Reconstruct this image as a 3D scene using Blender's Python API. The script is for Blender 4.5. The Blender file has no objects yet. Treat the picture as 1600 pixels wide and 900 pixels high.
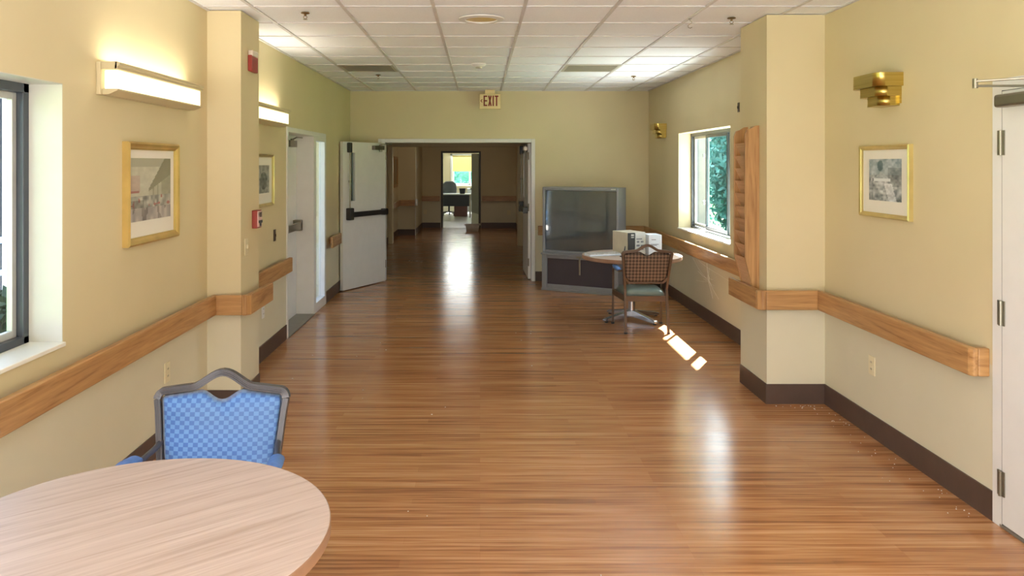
import bpy, math, random
from mathutils import Vector, Matrix
random.seed(7)
S = bpy.context.scene
COL = S.collection
PI = math.pi

# ------------------------------------------------------------------ camera
CAMZ, F = 1.69, 1220.0
cam = bpy.data.cameras.new('camera')
co = bpy.data.objects.new('camera', cam); COL.objects.link(co)
co.location = (0, 0, CAMZ); co.rotation_euler = (PI/2, 0, 0)
cam.sensor_width = 36.0; cam.lens = F/1600*36.0
cam.shift_x = 50/1600; cam.shift_y = -194/1600
cam.clip_start = 0.05; cam.clip_end = 200
S.camera = co

# ------------------------------------------------------------------ view, world, sun, lights
S.view_settings.view_transform = 'Standard'
S.view_settings.look = 'None'
S.view_settings.gamma = 1.0
S.view_settings.use_curve_mapping = False
S.view_settings.exposure = 0.09
S.cycles.use_denoising = True
S.cycles.max_bounces = 10
S.cycles.diffuse_bounces = 6
S.cycles.glossy_bounces = 4
S.cycles.transparent_max_bounces = 12
S.cycles.sample_clamp_indirect = 6.0

SUN_EL = math.radians(43.4)
sun_h = Vector((0.478, 0.878))                       # horizontal direction towards the sun
W = bpy.data.worlds.new('world'); S.world = W; W.use_nodes = True
wn = W.node_tree; wn.nodes.clear()
sky = wn.nodes.new('ShaderNodeTexSky'); sky.sky_type = 'NISHITA'; sky.sun_disc = False
sky.sun_elevation = SUN_EL; sky.sun_rotation = math.atan2(sun_h.x, sun_h.y)
sky.dust_density = 2.5; sky.air_density = 1.0
bg = wn.nodes.new('ShaderNodeBackground'); bg.inputs[1].default_value = 1.0
wo = wn.nodes.new('ShaderNodeOutputWorld')
wn.links.new(sky.outputs[0], bg.inputs[0]); wn.links.new(bg.outputs[0], wo.inputs[0])

def light(name, kind, loc, direction, energy, color=(1, 1, 1), size=(1, 1), **kw):
    l = bpy.data.lights.new(name, kind); l.energy = energy; l.color = color
    if kind == 'AREA':
        l.shape = 'RECTANGLE'; l.size, l.size_y = size
    o = bpy.data.objects.new(name, l); COL.objects.link(o); o.location = loc
    o.rotation_euler = Vector(direction).to_track_quat('-Z', 'Y').to_euler()
    for k, v in kw.items(): setattr(l, k, v)
    return o
sd = Vector((sun_h.x*math.cos(SUN_EL), sun_h.y*math.cos(SUN_EL), math.sin(SUN_EL)))
light('sun', 'SUN', (10, 20, 20), -sd, 110.0, (1.0, 0.97, 0.92), angle=math.radians(0.6))
# unseen fill lamps added behind the viewer, and daylight of the windows
light('rear_fill', 'AREA', (0.3, -4.9, 1.5), (0, 1, 0.35), 20, (0.90, 0.95, 1.0), (3.9, 2.2))  # unseen fill lamp added; no window stands in the wall behind
light('rear_up_fill', 'AREA', (0.3, -1.8, 0.35), (0, 0.12, 1.0), 410, (0.86, 0.93, 1.0), (3.6, 3.6))  # upward fill lamp added near the floor to brighten the ceiling
light('corridor_lamp', 'AREA', (-0.4, 17.7, 2.68), (0, 0, -1), 6.5, (1.0, 0.86, 0.66), (0.6, 1.2))
light('office_fill', 'AREA', (0.3, 27.5, 2.62), (0, -1, -0.75), 140, (0.95, 0.98, 1.0), (3.0, 2.0))  # fill lamp added out of sight to brighten the office
light('right_bounce_fill', 'AREA', (3.05, 8.4, 0.35), (-1, 0, 0.7), 130, (1.0, 0.95, 0.92), (2.4, 0.6))  # added lamp standing in for light off the ground outside
light('left_rear_fill', 'AREA', (-1.8, -1.4, 1.5), (1, 0.15, 0.05), 140, (0.95, 0.98, 1.0), (2.0, 1.3))  # fill lamp added for the right wall; no window at this spot
light('right_window_daylight', 'AREA', (3.0, 8.3, 2.45), (-1, -0.05, -0.6), 12, (0.95, 0.98, 1.0), (2.0, 0.7))
light('office_window_daylight', 'AREA', (0.2, 28.6, 2.4), (0, -1, -0.4), 160, (0.93, 0.98, 1.0), (2.4, 0.7))

# ------------------------------------------------------------------ materials
def lin(r, g, b):
    f = lambda c: (c/255/12.92) if c/255 <= 0.04045 else ((c/255+0.055)/1.055)**2.4
    return (f(r), f(g), f(b), 1)
def new_mat(name):
    m = bpy.data.materials.new(name); m.use_nodes = True
    nt = m.node_tree
    return m, nt, nt.nodes['Principled BSDF']
def nd(nt, typ, **kw):
    n = nt.nodes.new(typ)
    for k, v in kw.items():
        if k.startswith('i_'):
            key = k[2:]
            n.inputs[int(key) if key.isdigit() else key.replace('_', ' ')].default_value = v
        else: setattr(n, k, v)
    return n
def ramp(nt, stops):
    r = nt.nodes.new('ShaderNodeValToRGB')
    e = r.color_ramp.elements
    while len(e) < len(stops): e.new(0.5)
    for el, (p, c) in zip(e, stops): el.position = p; el.color = c
    return r
def coords(nt, scale=(1, 1, 1), rot=(0, 0, 0), out='Object'):
    tc = nt.nodes.new('ShaderNodeTexCoord')
    mp = nt.nodes.new('ShaderNodeMapping'); mp.inputs['Scale'].default_value = scale
    mp.inputs['Rotation'].default_value = rot
    nt.links.new(tc.outputs[out], mp.inputs[0])
    return mp.outputs[0]
def bump(nt, src, bsdf, strength=0.1, dist=0.002):
    b = nd(nt, 'ShaderNodeBump'); b.inputs['Strength'].default_value = strength
    b.inputs['Distance'].default_value = dist
    nt.links.new(src, b.inputs['Height']); nt.links.new(b.outputs[0], bsdf.inputs['Normal'])
def simple(name, col, rough=0.5, metal=0.0, var=0.06, vscale=9, spec=0.5, bmp=0.0):
    m, nt, b = new_mat(name)
    v = coords(nt)
    n = nd(nt, 'ShaderNodeTexNoise'); n.inputs['Scale'].default_value = vscale; n.inputs['Detail'].default_value = 4
    nt.links.new(v, n.inputs['Vector'])
    lo = tuple(c*(1-var) for c in col[:3])+(1,); hi = tuple(min(1, c*(1+var)) for c in col[:3])+(1,)
    r = ramp(nt, [(0.3, lo), (0.7, hi)])
    nt.links.new(n.outputs['Fac'], r.inputs[0]); nt.links.new(r.outputs[0], b.inputs['Base Color'])
    b.inputs['Roughness'].default_value = rough; b.inputs['Metallic'].default_value = metal
    b.inputs['Specular IOR Level'].default_value = spec
    if bmp: bump(nt, n.outputs['Fac'], b, bmp)
    return m
def wood(name, axis, c0, c1, rough=0.38, along=1.6, across=26.0, dist=1.2, rotz=0.0):
    m, nt, b = new_mat(name)
    sc = [across]*3; sc['xyz'.index(axis)] = along
    v = coords(nt, tuple(sc), (0, 0, 0))
    if rotz:
        tc = nt.nodes.new('ShaderNodeTexCoord'); r0 = nt.nodes.new('ShaderNodeMapping')
        r0.inputs['Rotation'].default_value = (0, 0, rotz)
        mp = nt.nodes.new('ShaderNodeMapping'); mp.inputs['Scale'].default_value = tuple(sc)
        nt.links.new(tc.outputs['Object'], r0.inputs[0]); nt.links.new(r0.outputs[0], mp.inputs[0]); v = mp.outputs[0]
    n1 = nd(nt, 'ShaderNodeTexNoise'); n1.inputs['Scale'].default_value = 1.0; n1.inputs['Detail'].default_value = 5
    n1.inputs['Distortion'].default_value = dist
    n2 = nd(nt, 'ShaderNodeTexNoise'); n2.inputs['Scale'].default_value = 4.5; n2.inputs['Detail'].default_value = 3
    nt.links.new(v, n1.inputs['Vector']); nt.links.new(v, n2.inputs['Vector'])
    mx = nd(nt, 'ShaderNodeMath', operation='MULTIPLY_ADD'); mx.inputs[1].default_value = 0.35
    nt.links.new(n2.outputs['Fac'], mx.inputs[0]); nt.links.new(n1.outputs['Fac'], mx.inputs[2])
    r = ramp(nt, [(0.48, c0), (0.62, tuple((a+b_)/2 for a, b_ in zip(c0, c1))), (0.86, c1)])
    nt.links.new(mx.outputs[0], r.inputs[0]); nt.links.new(r.outputs[0], b.inputs['Base Color'])
    b.inputs['Roughness'].default_value = rough
    bump(nt, mx.outputs[0], b, 0.12, 0.001)
    return m
def emis(name, col, strength):
    m, nt, b = new_mat(name)
    b.inputs['Base Color'].default_value = col
    b.inputs['Emission Color'].default_value = col; b.inputs['Emission Strength'].default_value = strength
    return m
def glass(name, tint, refl=0.10):
    m, nt, b = new_mat(name); nt.nodes.remove(b)
    out = nt.nodes['Material Output']
    t = nd(nt, 'ShaderNodeBsdfTransparent'); t.inputs[0].default_value = tint
    g = nd(nt, 'ShaderNodeBsdfGlossy'); g.inputs['Roughness'].default_value = 0.02
    lw = nd(nt, 'ShaderNodeLayerWeight'); lw.inputs[0].default_value = 0.5
    pw = nd(nt, 'ShaderNodeMath', operation='POWER'); pw.inputs[1].default_value = 5.0
    nt.links.new(lw.outputs['Facing'], pw.inputs[0])
    ma = nd(nt, 'ShaderNodeMath', operation='MULTIPLY_ADD'); ma.inputs[1].default_value = 0.5; ma.inputs[2].default_value = 0.03
    nt.links.new(pw.outputs[0], ma.inputs[0])
    mx = nd(nt, 'ShaderNodeMixShader')
    nt.links.new(ma.outputs[0], mx.inputs[0]); nt.links.new(t.outputs[0], mx.inputs[1]); nt.links.new(g.outputs[0], mx.inputs[2])
    nt.links.new(mx.outputs[0], out.inputs[0])
    return m

def wall_paint():
    m, nt, b = new_mat('two tone wall paint')
    tc = nt.nodes.new('ShaderNodeTexCoord'); sp = nt.nodes.new('ShaderNodeSeparateXYZ')
    nt.links.new(tc.outputs['Object'], sp.inputs[0])
    gt = nd(nt, 'ShaderNodeMath', operation='GREATER_THAN'); gt.inputs[1].default_value = 0.735
    nt.links.new(sp.outputs[2], gt.inputs[0])
    n = nd(nt, 'ShaderNodeTexNoise'); n.inputs['Scale'].default_value = 1.3; n.inputs['Detail'].default_value = 5
    nt.links.new(tc.outputs['Object'], n.inputs['Vector'])
    r1 = ramp(nt, [(0.3, lin(210, 196, 157)), (0.7, lin(216, 202, 164))])
    r2 = ramp(nt, [(0.3, lin(211, 204, 178)), (0.7, lin(217, 210, 185))])
    mx = nd(nt, 'ShaderNodeMix', data_type='RGBA')
    nt.links.new(n.outputs['Fac'], r1.inputs[0]); nt.links.new(n.outputs['Fac'], r2.inputs[0])
    nt.links.new(gt.outputs[0], mx.inputs[0]); nt.links.new(r2.outputs[0], mx.inputs[6]); nt.links.new(r1.outputs[0], mx.inputs[7])
    nt.links.new(mx.outputs[2], b.inputs['Base Color'])
    b.inputs['Roughness'].default_value = 0.55; b.inputs['Specular IOR Level'].default_value = 0.35
    n2 = nd(nt, 'ShaderNodeTexNoise'); n2.inputs['Scale'].default_value = 180
    nt.links.new(tc.outputs['Object'], n2.inputs['Vector']); bump(nt, n2.outputs['Fac'], b, 0.06, 0.001)
    return m
def floor_mat():
    m, nt, b = new_mat('wood strip flooring')
    v0 = coords(nt)
    br = nd(nt, 'ShaderNodeTexBrick'); br.offset = 0.37; br.offset_frequency = 3
    br.inputs['Scale'].default_value = 1.0; br.inputs['Mortar Size'].default_value = 0.0008
    br.inputs['Brick Width'].default_value = 0.92; br.inputs['Row Height'].default_value = 0.068
    br.inputs['Color1'].default_value = (0, 0, 0, 1); br.inputs['Color2'].default_value = (1, 1, 1, 1)
    br.inputs['Mortar'].default_value = (0.2, 0.2, 0.2, 1); br.inputs['Bias'].default_value = 0.0
    nt.links.new(v0, br.inputs['Vector'])
    v1 = coords(nt, (1.1, 42, 1)); v2 = coords(nt, (4.0, 150, 1)); v3 = coords(nt, (0.5, 9, 1))
    ns = []
    for v, d in ((v1, 4), (v2, 3), (v3, 2)):
        n = nd(nt, 'ShaderNodeTexNoise'); n.inputs['Scale'].default_value = 1.0; n.inputs['Detail'].default_value = d
        nt.links.new(v, n.inputs['Vector']); ns.append(n)
    def add(a, b_, k):
        x = nd(nt, 'ShaderNodeMath', operation='MULTIPLY_ADD'); x.inputs[1].default_value = k
        nt.links.new(b_, x.inputs[0]); nt.links.new(a, x.inputs[2]); return x.outputs[0]
    s = add(ns[0].outputs['Fac'], ns[1].outputs['Fac'], 0.45)
    s = add(s, ns[2].outputs['Fac'], 0.22)
    s = add(s, br.outputs['Color'], 0.13)
    r = ramp(nt, [(0.68, lin(130, 84, 52)), (0.98, lin(180, 126, 83)), (1.25/1.3, lin(206, 160, 117))])
    mr = nd(nt, 'ShaderNodeMapRange'); mr.inputs[1].default_value = 0.48; mr.inputs[2].default_value = 1.36
    nt.links.new(s, mr.inputs[0]); nt.links.new(mr.outputs[0], r.inputs[0])
    e = r.color_ramp.elements; e[0].position = 0.22; e[1].position = 0.5; e[2].position = 0.8
    nt.links.new(r.outputs[0], b.inputs['Base Color'])
    n4 = nd(nt, 'ShaderNodeTexNoise'); n4.inputs['Scale'].default_value = 2.5; n4.inputs['Detail'].default_value = 5
    nt.links.new(v0, n4.inputs['Vector'])
    rr = nd(nt, 'ShaderNodeMapRange'); rr.inputs[3].default_value = 0.13; rr.inputs[4].default_value = 0.26
    nt.links.new(n4.outputs['Fac'], rr.inputs[0]); nt.links.new(rr.outputs[0], b.inputs['Roughness'])
    b.inputs['Specular IOR Level'].default_value = 0.6
    bump(nt, s, b, 0.05, 0.0015)
    return m
def check_fabric(name, a, c, sx, sz, ra=0.75, rc=0.45):
    m, nt, b = new_mat(name)
    v = coords(nt, (1/sx, 0.001, 1/sz))
    ck = nd(nt, 'ShaderNodeTexChecker'); ck.inputs['Scale'].default_value = 1.0
    ck.inputs['Color1'].default_value = a; ck.inputs['Color2'].default_value = c
    nt.links.new(v, ck.inputs['Vector'])
    v2 = coords(nt, (1, 1, 1))
    n = nd(nt, 'ShaderNodeTexNoise'); n.inputs['Scale'].default_value = 260; nt.links.new(v2, n.inputs['Vector'])
    nt.links.new(ck.outputs['Color'], b.inputs['Base Color'])
    mr = nd(nt, 'ShaderNodeMapRange'); mr.inputs[3].default_value = ra; mr.inputs[4].default_value = rc
    nt.links.new(ck.outputs['Fac'], mr.inputs[0]); nt.links.new(mr.outputs[0], b.inputs['Roughness'])
    b.inputs['Sheen Weight'].default_value = 0.3
    bump(nt, n.outputs['Fac'], b, 0.15, 0.001)
    return m
def mesh_fabric():
    m, nt, b = new_mat('brown diamond weave')
    v = coords(nt, (1, 0.001, 1), (0, 0, 0))
    r0 = nd(nt, 'ShaderNodeMapping'); r0.inputs['Rotation'].default_value = (0, math.radians(45), 0)
    nt.links.new(v, r0.inputs[0])
    ck = nd(nt, 'ShaderNodeTexChecker'); ck.inputs['Scale'].default_value = 42
    ck.inputs['Color1'].default_value = lin(62, 46, 38); ck.inputs['Color2'].default_value = lin(122, 100, 84)
    nt.links.new(r0.outputs[0], ck.inputs['Vector']); nt.links.new(ck.outputs['Color'], b.inputs['Base Color'])
    b.inputs['Roughness'].default_value = 0.6
    return m
def tile_mat():
    m, nt, b = new_mat('mineral ceiling tile')
    v = coords(nt)
    n = nd(nt, 'ShaderNodeTexNoise'); n.inputs['Scale'].default_value = 140; n.inputs['Detail'].default_value = 3
    n2 = nd(nt, 'ShaderNodeTexNoise'); n2.inputs['Scale'].default_value = 0.9
    nt.links.new(v, n.inputs['Vector']); nt.links.new(v, n2.inputs['Vector'])
    a = nd(nt, 'ShaderNodeMath', operation='MULTIPLY_ADD'); a.inputs[1].default_value = 0.5
    nt.links.new(n2.outputs['Fac'], a.inputs[0]); nt.links.new(n.outputs['Fac'], a.inputs[2])
    r = ramp(nt, [(0.45, lin(232, 234, 239)), (0.95, lin(243, 245, 250))])
    nt.links.new(a.outputs[0], r.inputs[0]); nt.links.new(r.outputs[0], b.inputs['Base Color'])
    b.inputs['Roughness'].default_value = 0.9
    bump(nt, n.outputs['Fac'], b, 0.2, 0.001)
    return m
def colour_attr(name, rough=0.35):
    m, nt, b = new_mat(name)
    a = nd(nt, 'ShaderNodeVertexColor'); a.layer_name = 'print'
    nt.links.new(a.outputs[0], b.inputs['Base Color']); b.inputs['Roughness'].default_value = rough
    return m

OAK0, OAK1 = lin(146, 102, 58), lin(192, 148, 96)
M = dict(
    wall=wall_paint(), floor=floor_mat(), tile=tile_mat(),
    grid=simple('ceiling grid white', lin(206, 203, 203), 0.5),
    base=simple('brown vinyl baseboard', lin(84, 66, 58), 0.45, var=0.1),
    oak_x=wood('oak along x', 'x', OAK0, OAK1), oak_y=wood('oak along y', 'y', OAK0, OAK1), oak_z=wood('oak upright', 'z', OAK0, OAK1, along=1.2, across=20),
    oak_slat=wood('oak slat pale', 'y', lin(186, 142, 102), lin(212, 172, 134)),
    white=simple('white paint', lin(226, 225, 222), 0.4, var=0.02),
    cream=simple('cream paint', lin(222, 210, 172), 0.45, var=0.03),
    sill=simple('white sill paint', lin(236, 233, 222), 0.4, var=0.02),
    slate=simple('slate window frame', lin(72, 78, 86), 0.35, 0.3),
    alu=simple('aluminium sash', lin(196, 196, 192), 0.35, 0.4),
    steel=simple('brushed steel', lin(142, 137, 122), 0.32, 0.85),
    chrome=simple('polished foot metal', lin(190, 192, 198), 0.22, 0.9),
    dark=simple('black hardware', lin(42, 40, 38), 0.38),
    brass=None, gold=simple('gold picture moulding', lin(200, 172, 104), 0.34, 0.65, var=0.1),
    goldp=simple('pale gold moulding', lin(206, 188, 128), 0.3, 0.65, var=0.1),
    mat=simple('mat board', lin(232, 228, 216), 0.7, var=0.01),
    artp=colour_attr('printed paper'),
    diff=emis('lamp diffuser glow', (1.0, 0.90, 0.58, 1), 1.6),
    lampc=simple('ivory lamp housing', lin(198, 184, 146), 0.45, var=0.02),
    red=simple('red alarm plastic', lin(150, 54, 42), 0.4), pinkw=simple('alarm front white', lin(226, 190, 184), 0.4),
    lens=simple('clear strobe lens', lin(220, 205, 190), 0.2),
    ivory=simple('ivory plastic', lin(224, 212, 176), 0.4, var=0.02),
    bronze=simple('dark brown plate', lin(70, 56, 42), 0.4),
    exitw=simple('exit sign housing', lin(238, 214, 160), 0.5), exitr=simple('exit sign red', lin(140, 34, 22), 0.5),
    tvg=simple('grey television plastic', lin(132, 132, 134), 0.42, var=0.03),
    tvd=simple('speaker grille cloth', lin(66, 58, 62), 0.75, var=0.15, vscale=220),
    ttop=wood('table laminate', 'x', lin(168, 146, 132), lin(194, 174, 162), 0.42, 2.0, 46.0, 0.5, rotz=-math.radians(39)),
    tedge=simple('table edge band', lin(150, 116, 92), 0.45, var=0.12),
    black=simple('black plastic', lin(34, 33, 34), 0.45),
    gun=simple('gunmetal chair frame', lin(86, 84, 88), 0.36, 0.45, var=0.04),
    brnframe=simple('brown chair frame', lin(98, 76, 60), 0.4, 0.3),
    blue=check_fabric('blue check upholstery', lin(62, 102, 166), lin(98, 140, 192), 0.0185, 0.0155),
    bluepad=simple('blue arm vinyl', lin(84, 122, 184), 0.5, var=0.15, vscale=40),
    weave=mesh_fabric(), seatg=simple('grey green vinyl', lin(122, 136, 130), 0.3, var=0.06),
    beige=simple('beige computer case', lin(206, 196, 176), 0.5), pcw=simple('white carton', lin(226, 230, 236), 0.5, var=0.02),
    pcg=simple('light grey panel', lin(196, 192, 184), 0.5), ink=simple('faded print', lin(110, 108, 112), 0.6),
    vent=simple('dusty vent grey', lin(182, 176, 160), 0.6, 0.2),
    rust=simple('rusty sprinkler', lin(120, 92, 52), 0.45, 0.6), yel=simple('yellowed lens', lin(214, 186, 112), 0.3),
    glass=glass('clear window glass', (0.97, 0.98, 0.98, 1)), teal=glass('tinted window glass', (0.88, 0.965, 0.965, 1)),
    web=simple('cobweb thread', lin(236, 232, 220), 0.6),
    desk=simple('dark desk panel', lin(44, 50, 60), 0.5), deskt=simple('pale desk top', lin(216, 218, 222), 0.35),
    chairf=simple('grey office chair fabric', lin(112, 120, 126), 0.7), ptac=simple('grey heater enamel', lin(166, 166, 162), 0.5),
    blind=simple('yellowed roller blind', lin(238, 224, 156), 0.7), cab=simple('reddish brown cabinet', lin(110, 76, 72), 0.5),
    backlit_door=simple('backlit dark door', lin(74, 70, 62), 0.45),  # darkness of the backlit leaf put into the base colour
    vinyl=simple('office floor glare', lin(206, 204, 198), 0.25),  # window glare on the office floor put into a pale base colour
    lining=simple('off white reveal paint', lin(206, 204, 192), 0.5, var=0.02),
    thr=simple('threshold metal', lin(150, 146, 136), 0.4, 0.6),
    grass=simple('grass lawn', lin(92, 122, 66), 0.9, var=0.35, vscale=30), conc=simple('pale concrete', lin(196, 192, 184), 0.85),
    leaf=simple('blue green foliage', lin(84, 150, 146), 0.6, var=0.4, vscale=3), leaf2=simple('green foliage', lin(44, 70, 38), 0.6, var=0.4, vscale=3),
    bark=simple('bark', lin(84, 66, 50), 0.9), siding=simple('grey blue siding', lin(56, 66, 80), 0.7, var=0.12, vscale=4),
    siding_w=simple('white siding', lin(158, 164, 168), 0.7), tub=simple('white plastic tub', lin(226, 220, 216), 0.4, var=0.02),
    blueline=simple('blue railing', lin(70, 110, 150), 0.5), dust=simple('paint flakes', lin(222, 214, 196), 0.8),
)
def brass_mat():
    m, nt, b = new_mat('polished brass')
    v = coords(nt, (2, 2, 120))
    n = nd(nt, 'ShaderNodeTexNoise'); n.inputs['Scale'].default_value = 1; nt.links.new(v, n.inputs['Vector'])
    r = ramp(nt, [(0.3, lin(184, 160, 84)), (0.7, lin(202, 180, 106))])
    nt.links.new(n.outputs['Fac'], r.inputs[0]); nt.links.new(r.outputs[0], b.inputs['Base Color'])
    b.inputs['Metallic'].default_value = 1.0; b.inputs['Roughness'].default_value = 0.3
    return m
M['brass'] = brass_mat()
def blind_mat():
    m, nt, b = new_mat('translucent yellowed blind'); 
    n = nd(nt, 'ShaderNodeTexNoise'); n.inputs['Scale'].default_value = 60; nt.links.new(coords(nt), n.inputs['Vector'])
    r = ramp(nt, [(0.3, lin(232, 218, 150)), (0.7, lin(240, 226, 162))]); nt.links.new(n.outputs['Fac'], r.inputs[0])
    t = nd(nt, 'ShaderNodeBsdfTranslucent'); mx = nd(nt, 'ShaderNodeMixShader'); mx.inputs[0].default_value = 0.12
    nt.links.new(r.outputs[0], b.inputs['Base Color']); nt.links.new(r.outputs[0], t.inputs[0]); b.inputs['Roughness'].default_value = 0.8
    nt.links.new(b.outputs[0], mx.inputs[1]); nt.links.new(t.outputs[0], mx.inputs[2]); nt.links.new(mx.outputs[0], nt.nodes['Material Output'].inputs[0])
    return m
M['blind'] = blind_mat()
def tub_mat():
    m, nt, b = new_mat('thin white plastic')
    n = nd(nt, 'ShaderNodeTexNoise'); n.inputs['Scale'].default_value = 12; nt.links.new(coords(nt), n.inputs['Vector'])
    r = ramp(nt, [(0.3, lin(236, 230, 226)), (0.7, lin(244, 240, 236))]); nt.links.new(n.outputs['Fac'], r.inputs[0])
    t = nd(nt, 'ShaderNodeBsdfTranslucent'); mx = nd(nt, 'ShaderNodeMixShader'); mx.inputs[0].default_value = 0.75
    nt.links.new(r.outputs[0], b.inputs['Base Color']); nt.links.new(r.outputs[0], t.inputs[0]); b.inputs['Roughness'].default_value = 0.4
    nt.links.new(b.outputs[0], mx.inputs[1]); nt.links.new(t.outputs[0], mx.inputs[2]); nt.links.new(mx.outputs[0], nt.nodes['Material Output'].inputs[0])
    return m
M['tub'] = tub_mat()
def screen_mat():
    m, nt, b = new_mat('projection screen')
    v = coords(nt); n = nd(nt, 'ShaderNodeTexNoise'); n.inputs['Scale'].default_value = 3; nt.links.new(v, n.inputs['Vector'])
    r = ramp(nt, [(0.3, lin(72, 79, 80)), (0.7, lin(78, 85, 86))])
    nt.links.new(n.outputs['Fac'], r.inputs[0]); nt.links.new(r.outputs[0], b.inputs['Base Color'])
    b.inputs['Roughness'].default_value = 0.05; b.inputs['IOR'].default_value = 2.0; b.inputs['Specular IOR Level'].default_value = 0.5
    b.inputs['Coat Weight'].default_value = 0.5; b.inputs['Coat Roughness'].default_value = 0.03
    return m
M['screen'] = screen_mat()

# ------------------------------------------------------------------ mesh builder
class MB:
    def __init__(s, xf=None): s.v = []; s.f = []; s.sm = []; s.xf = xf
    def _a(s, pts):
        i0 = len(s.v)
        for p in pts:
            p = Vector(p)
            s.v.append(s.xf @ p if s.xf else p)
        return i0
    def face(s, pts, smooth=False):
        i = s._a(pts); s.f.append(tuple(range(i, i+len(pts)))); s.sm.append(smooth)
    def box(s, x0, x1, y0, y1, z0, z1):
        i = s._a([(x0,y0,z0),(x1,y0,z0),(x1,y1,z0),(x0,y1,z0),(x0,y0,z1),(x1,y0,z1),(x1,y1,z1),(x0,y1,z1)])
        for q in ((0,3,2,1),(4,5,6,7),(0,1,5,4),(1,2,6,5),(2,3,7,6),(3,0,4,7)):
            s.f.append(tuple(i+k for k in q)); s.sm.append(False)
        return s
    def prism(s, poly, axis, a, b):
        def P(p, t):
            return (t, p[0], p[1]) if axis == 'x' else (p[0], t, p[1]) if axis == 'y' else (p[0], p[1], t)
        n = len(poly)
        i = s._a([P(p, a) for p in poly]+[P(p, b) for p in poly])
        s.f.append(tuple(i+k for k in range(n))[::-1]); s.f.append(tuple(i+n+k for k in range(n))); s.sm += [False, False]
        for k in range(n):
            k2 = (k+1) % n
            s.f.append((i+k, i+k2, i+n+k2, i+n+k)); s.sm.append(False)
        return s
    def tube(s, pts, r, n=10, sx=1.0, cap=True, flat=None):
        """round (or flattened, sx = second radius / first) tube along points"""
        pts = [Vector(p) for p in pts]; rings = []
        rr = r if isinstance(r, (list, tuple)) else [r]*len(pts)
        up = None
        for k, p in enumerate(pts):
            t = (pts[min(k+1, len(pts)-1)]-pts[max(k-1, 0)]).normalized()
            if up is None:
                ref = Vector(flat) if flat else (Vector((0,0,1)) if abs(t.z) < 0.9 else Vector((1,0,0)))
                up = (ref-t*ref.dot(t)).normalized()
            else:
                up = (up-t*up.dot(t)).normalized()
            sd_ = t.cross(up)
            rings.append([p+up*(math.cos(2*PI*j/n)*rr[k])+sd_*(math.sin(2*PI*j/n)*rr[k]*sx) for j in range(n)])
        i = s._a([q for rg in rings for q in rg])
        for k in range(len(pts)-1):
            for j in range(n):
                j2 = (j+1) % n
                s.f.append((i+k*n+j, i+k*n+j2, i+(k+1)*n+j2, i+(k+1)*n+j)); s.sm.append(True)
        if cap:
            s.face(rings[0][::-1]); s.face(rings[-1])
        return s
    def cyl(s, p0, p1, r0, r1=None, n=20): return s.tube([p0, p1], [r0, r0 if r1 is None else r1], n)
    def bar(s, pts, w, h, ref=(0,0,1)):
        """rectangular-section bar along a path; h along ref"""
        pts = [Vector(p) for p in pts]; rings = []
        ref = Vector(ref)
        for k, p in enumerate(pts):
            a = (p-pts[k-1]).normalized() if k else None
            b = (pts[k+1]-p).normalized() if k < len(pts)-1 else None
            t = ((a or b)+(b or a)).normalized()
            sd_ = t.cross(ref).normalized(); up = sd_.cross(t)
            rings.append([p+sd_*w/2+up*h/2, p-sd_*w/2+up*h/2, p-sd_*w/2-up*h/2, p+sd_*w/2-up*h/2])
        i = s._a([q for rg in rings for q in rg])
        for k in range(len(pts)-1):
            for j in range(4):
                j2 = (j+1) % 4
                s.f.append((i+k*4+j, i+k*4+j2, i+(k+1)*4+j2, i+(k+1)*4+j)); s.sm.append(False)
        s.f.append((i+3, i+2, i+1, i)); e = i+(len(pts)-1)*4; s.f.append((e, e+1, e+2, e+3)); s.sm += [False, False]
        return s
    def lathe(s, prof, c=(0, 0, 0), n=40, smooth=True):
        c = Vector(c)
        for (r0, z0), (r1, z1) in zip(prof, prof[1:]):
            ring = lambda r, z: [c+Vector((r*math.cos(2*PI*j/n), r*math.sin(2*PI*j/n), z)) for j in range(n)]
            i = s._a(ring(r0, z0)+ring(r1, z1))
            for j in range(n):
                j2 = (j+1) % n
                s.f.append((i+j, i+j2, i+n+j2, i+n+j)); s.sm.append(smooth)
        if prof[0][0] > 1e-5: s.face([c+Vector((prof[0][0]*math.cos(2*PI*j/n), prof[0][0]*math.sin(2*PI*j/n), prof[0][1])) for j in range(n)][::-1])
        if prof[-1][0] > 1e-5: s.face([c+Vector((prof[-1][0]*math.cos(2*PI*j/n), prof[-1][0]*math.sin(2*PI*j/n), prof[-1][1])) for j in range(n)])
        return s
    def build(s, name, mat, parent=None, bevel=0.0, origin=None, label=None, seg=2):
        me = bpy.data.meshes.new(name)
        off = Vector((0, 0, 0))
        if parent is not None and parent.get('_w'): off = Vector(parent['_w'])
        elif origin is not None: off = Vector(origin)
        me.from_pydata([tuple(p-off) for p in s.v], [], s.f)
        me.polygons.foreach_set('use_smooth', s.sm)
        me.validate(); me.update()
        import bmesh
        bm = bmesh.new(); bm.from_mesh(me); bmesh.ops.recalc_face_normals(bm, faces=bm.faces[:]); bm.to_mesh(me); bm.free()
        me.materials.append(mat)
        o = bpy.data.objects.new(name, me); COL.objects.link(o)
        if parent is not None: o.parent = parent
        elif origin is not None: o.location = off
        if bevel:
            b = o.modifiers.new('bevel', 'BEVEL'); b.width = bevel; b.segments = seg; b.limit_method = 'ANGLE'
            b.angle_limit = math.radians(40)
        if label: o['label'] = label
        return o
WORLD_ROOTS = []
def tag(o, label, cat, group=None, kind=None):
    o['label'] = label; o['category'] = cat
    if group: o['group'] = group
    if kind: o['kind'] = kind
    return o
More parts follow.
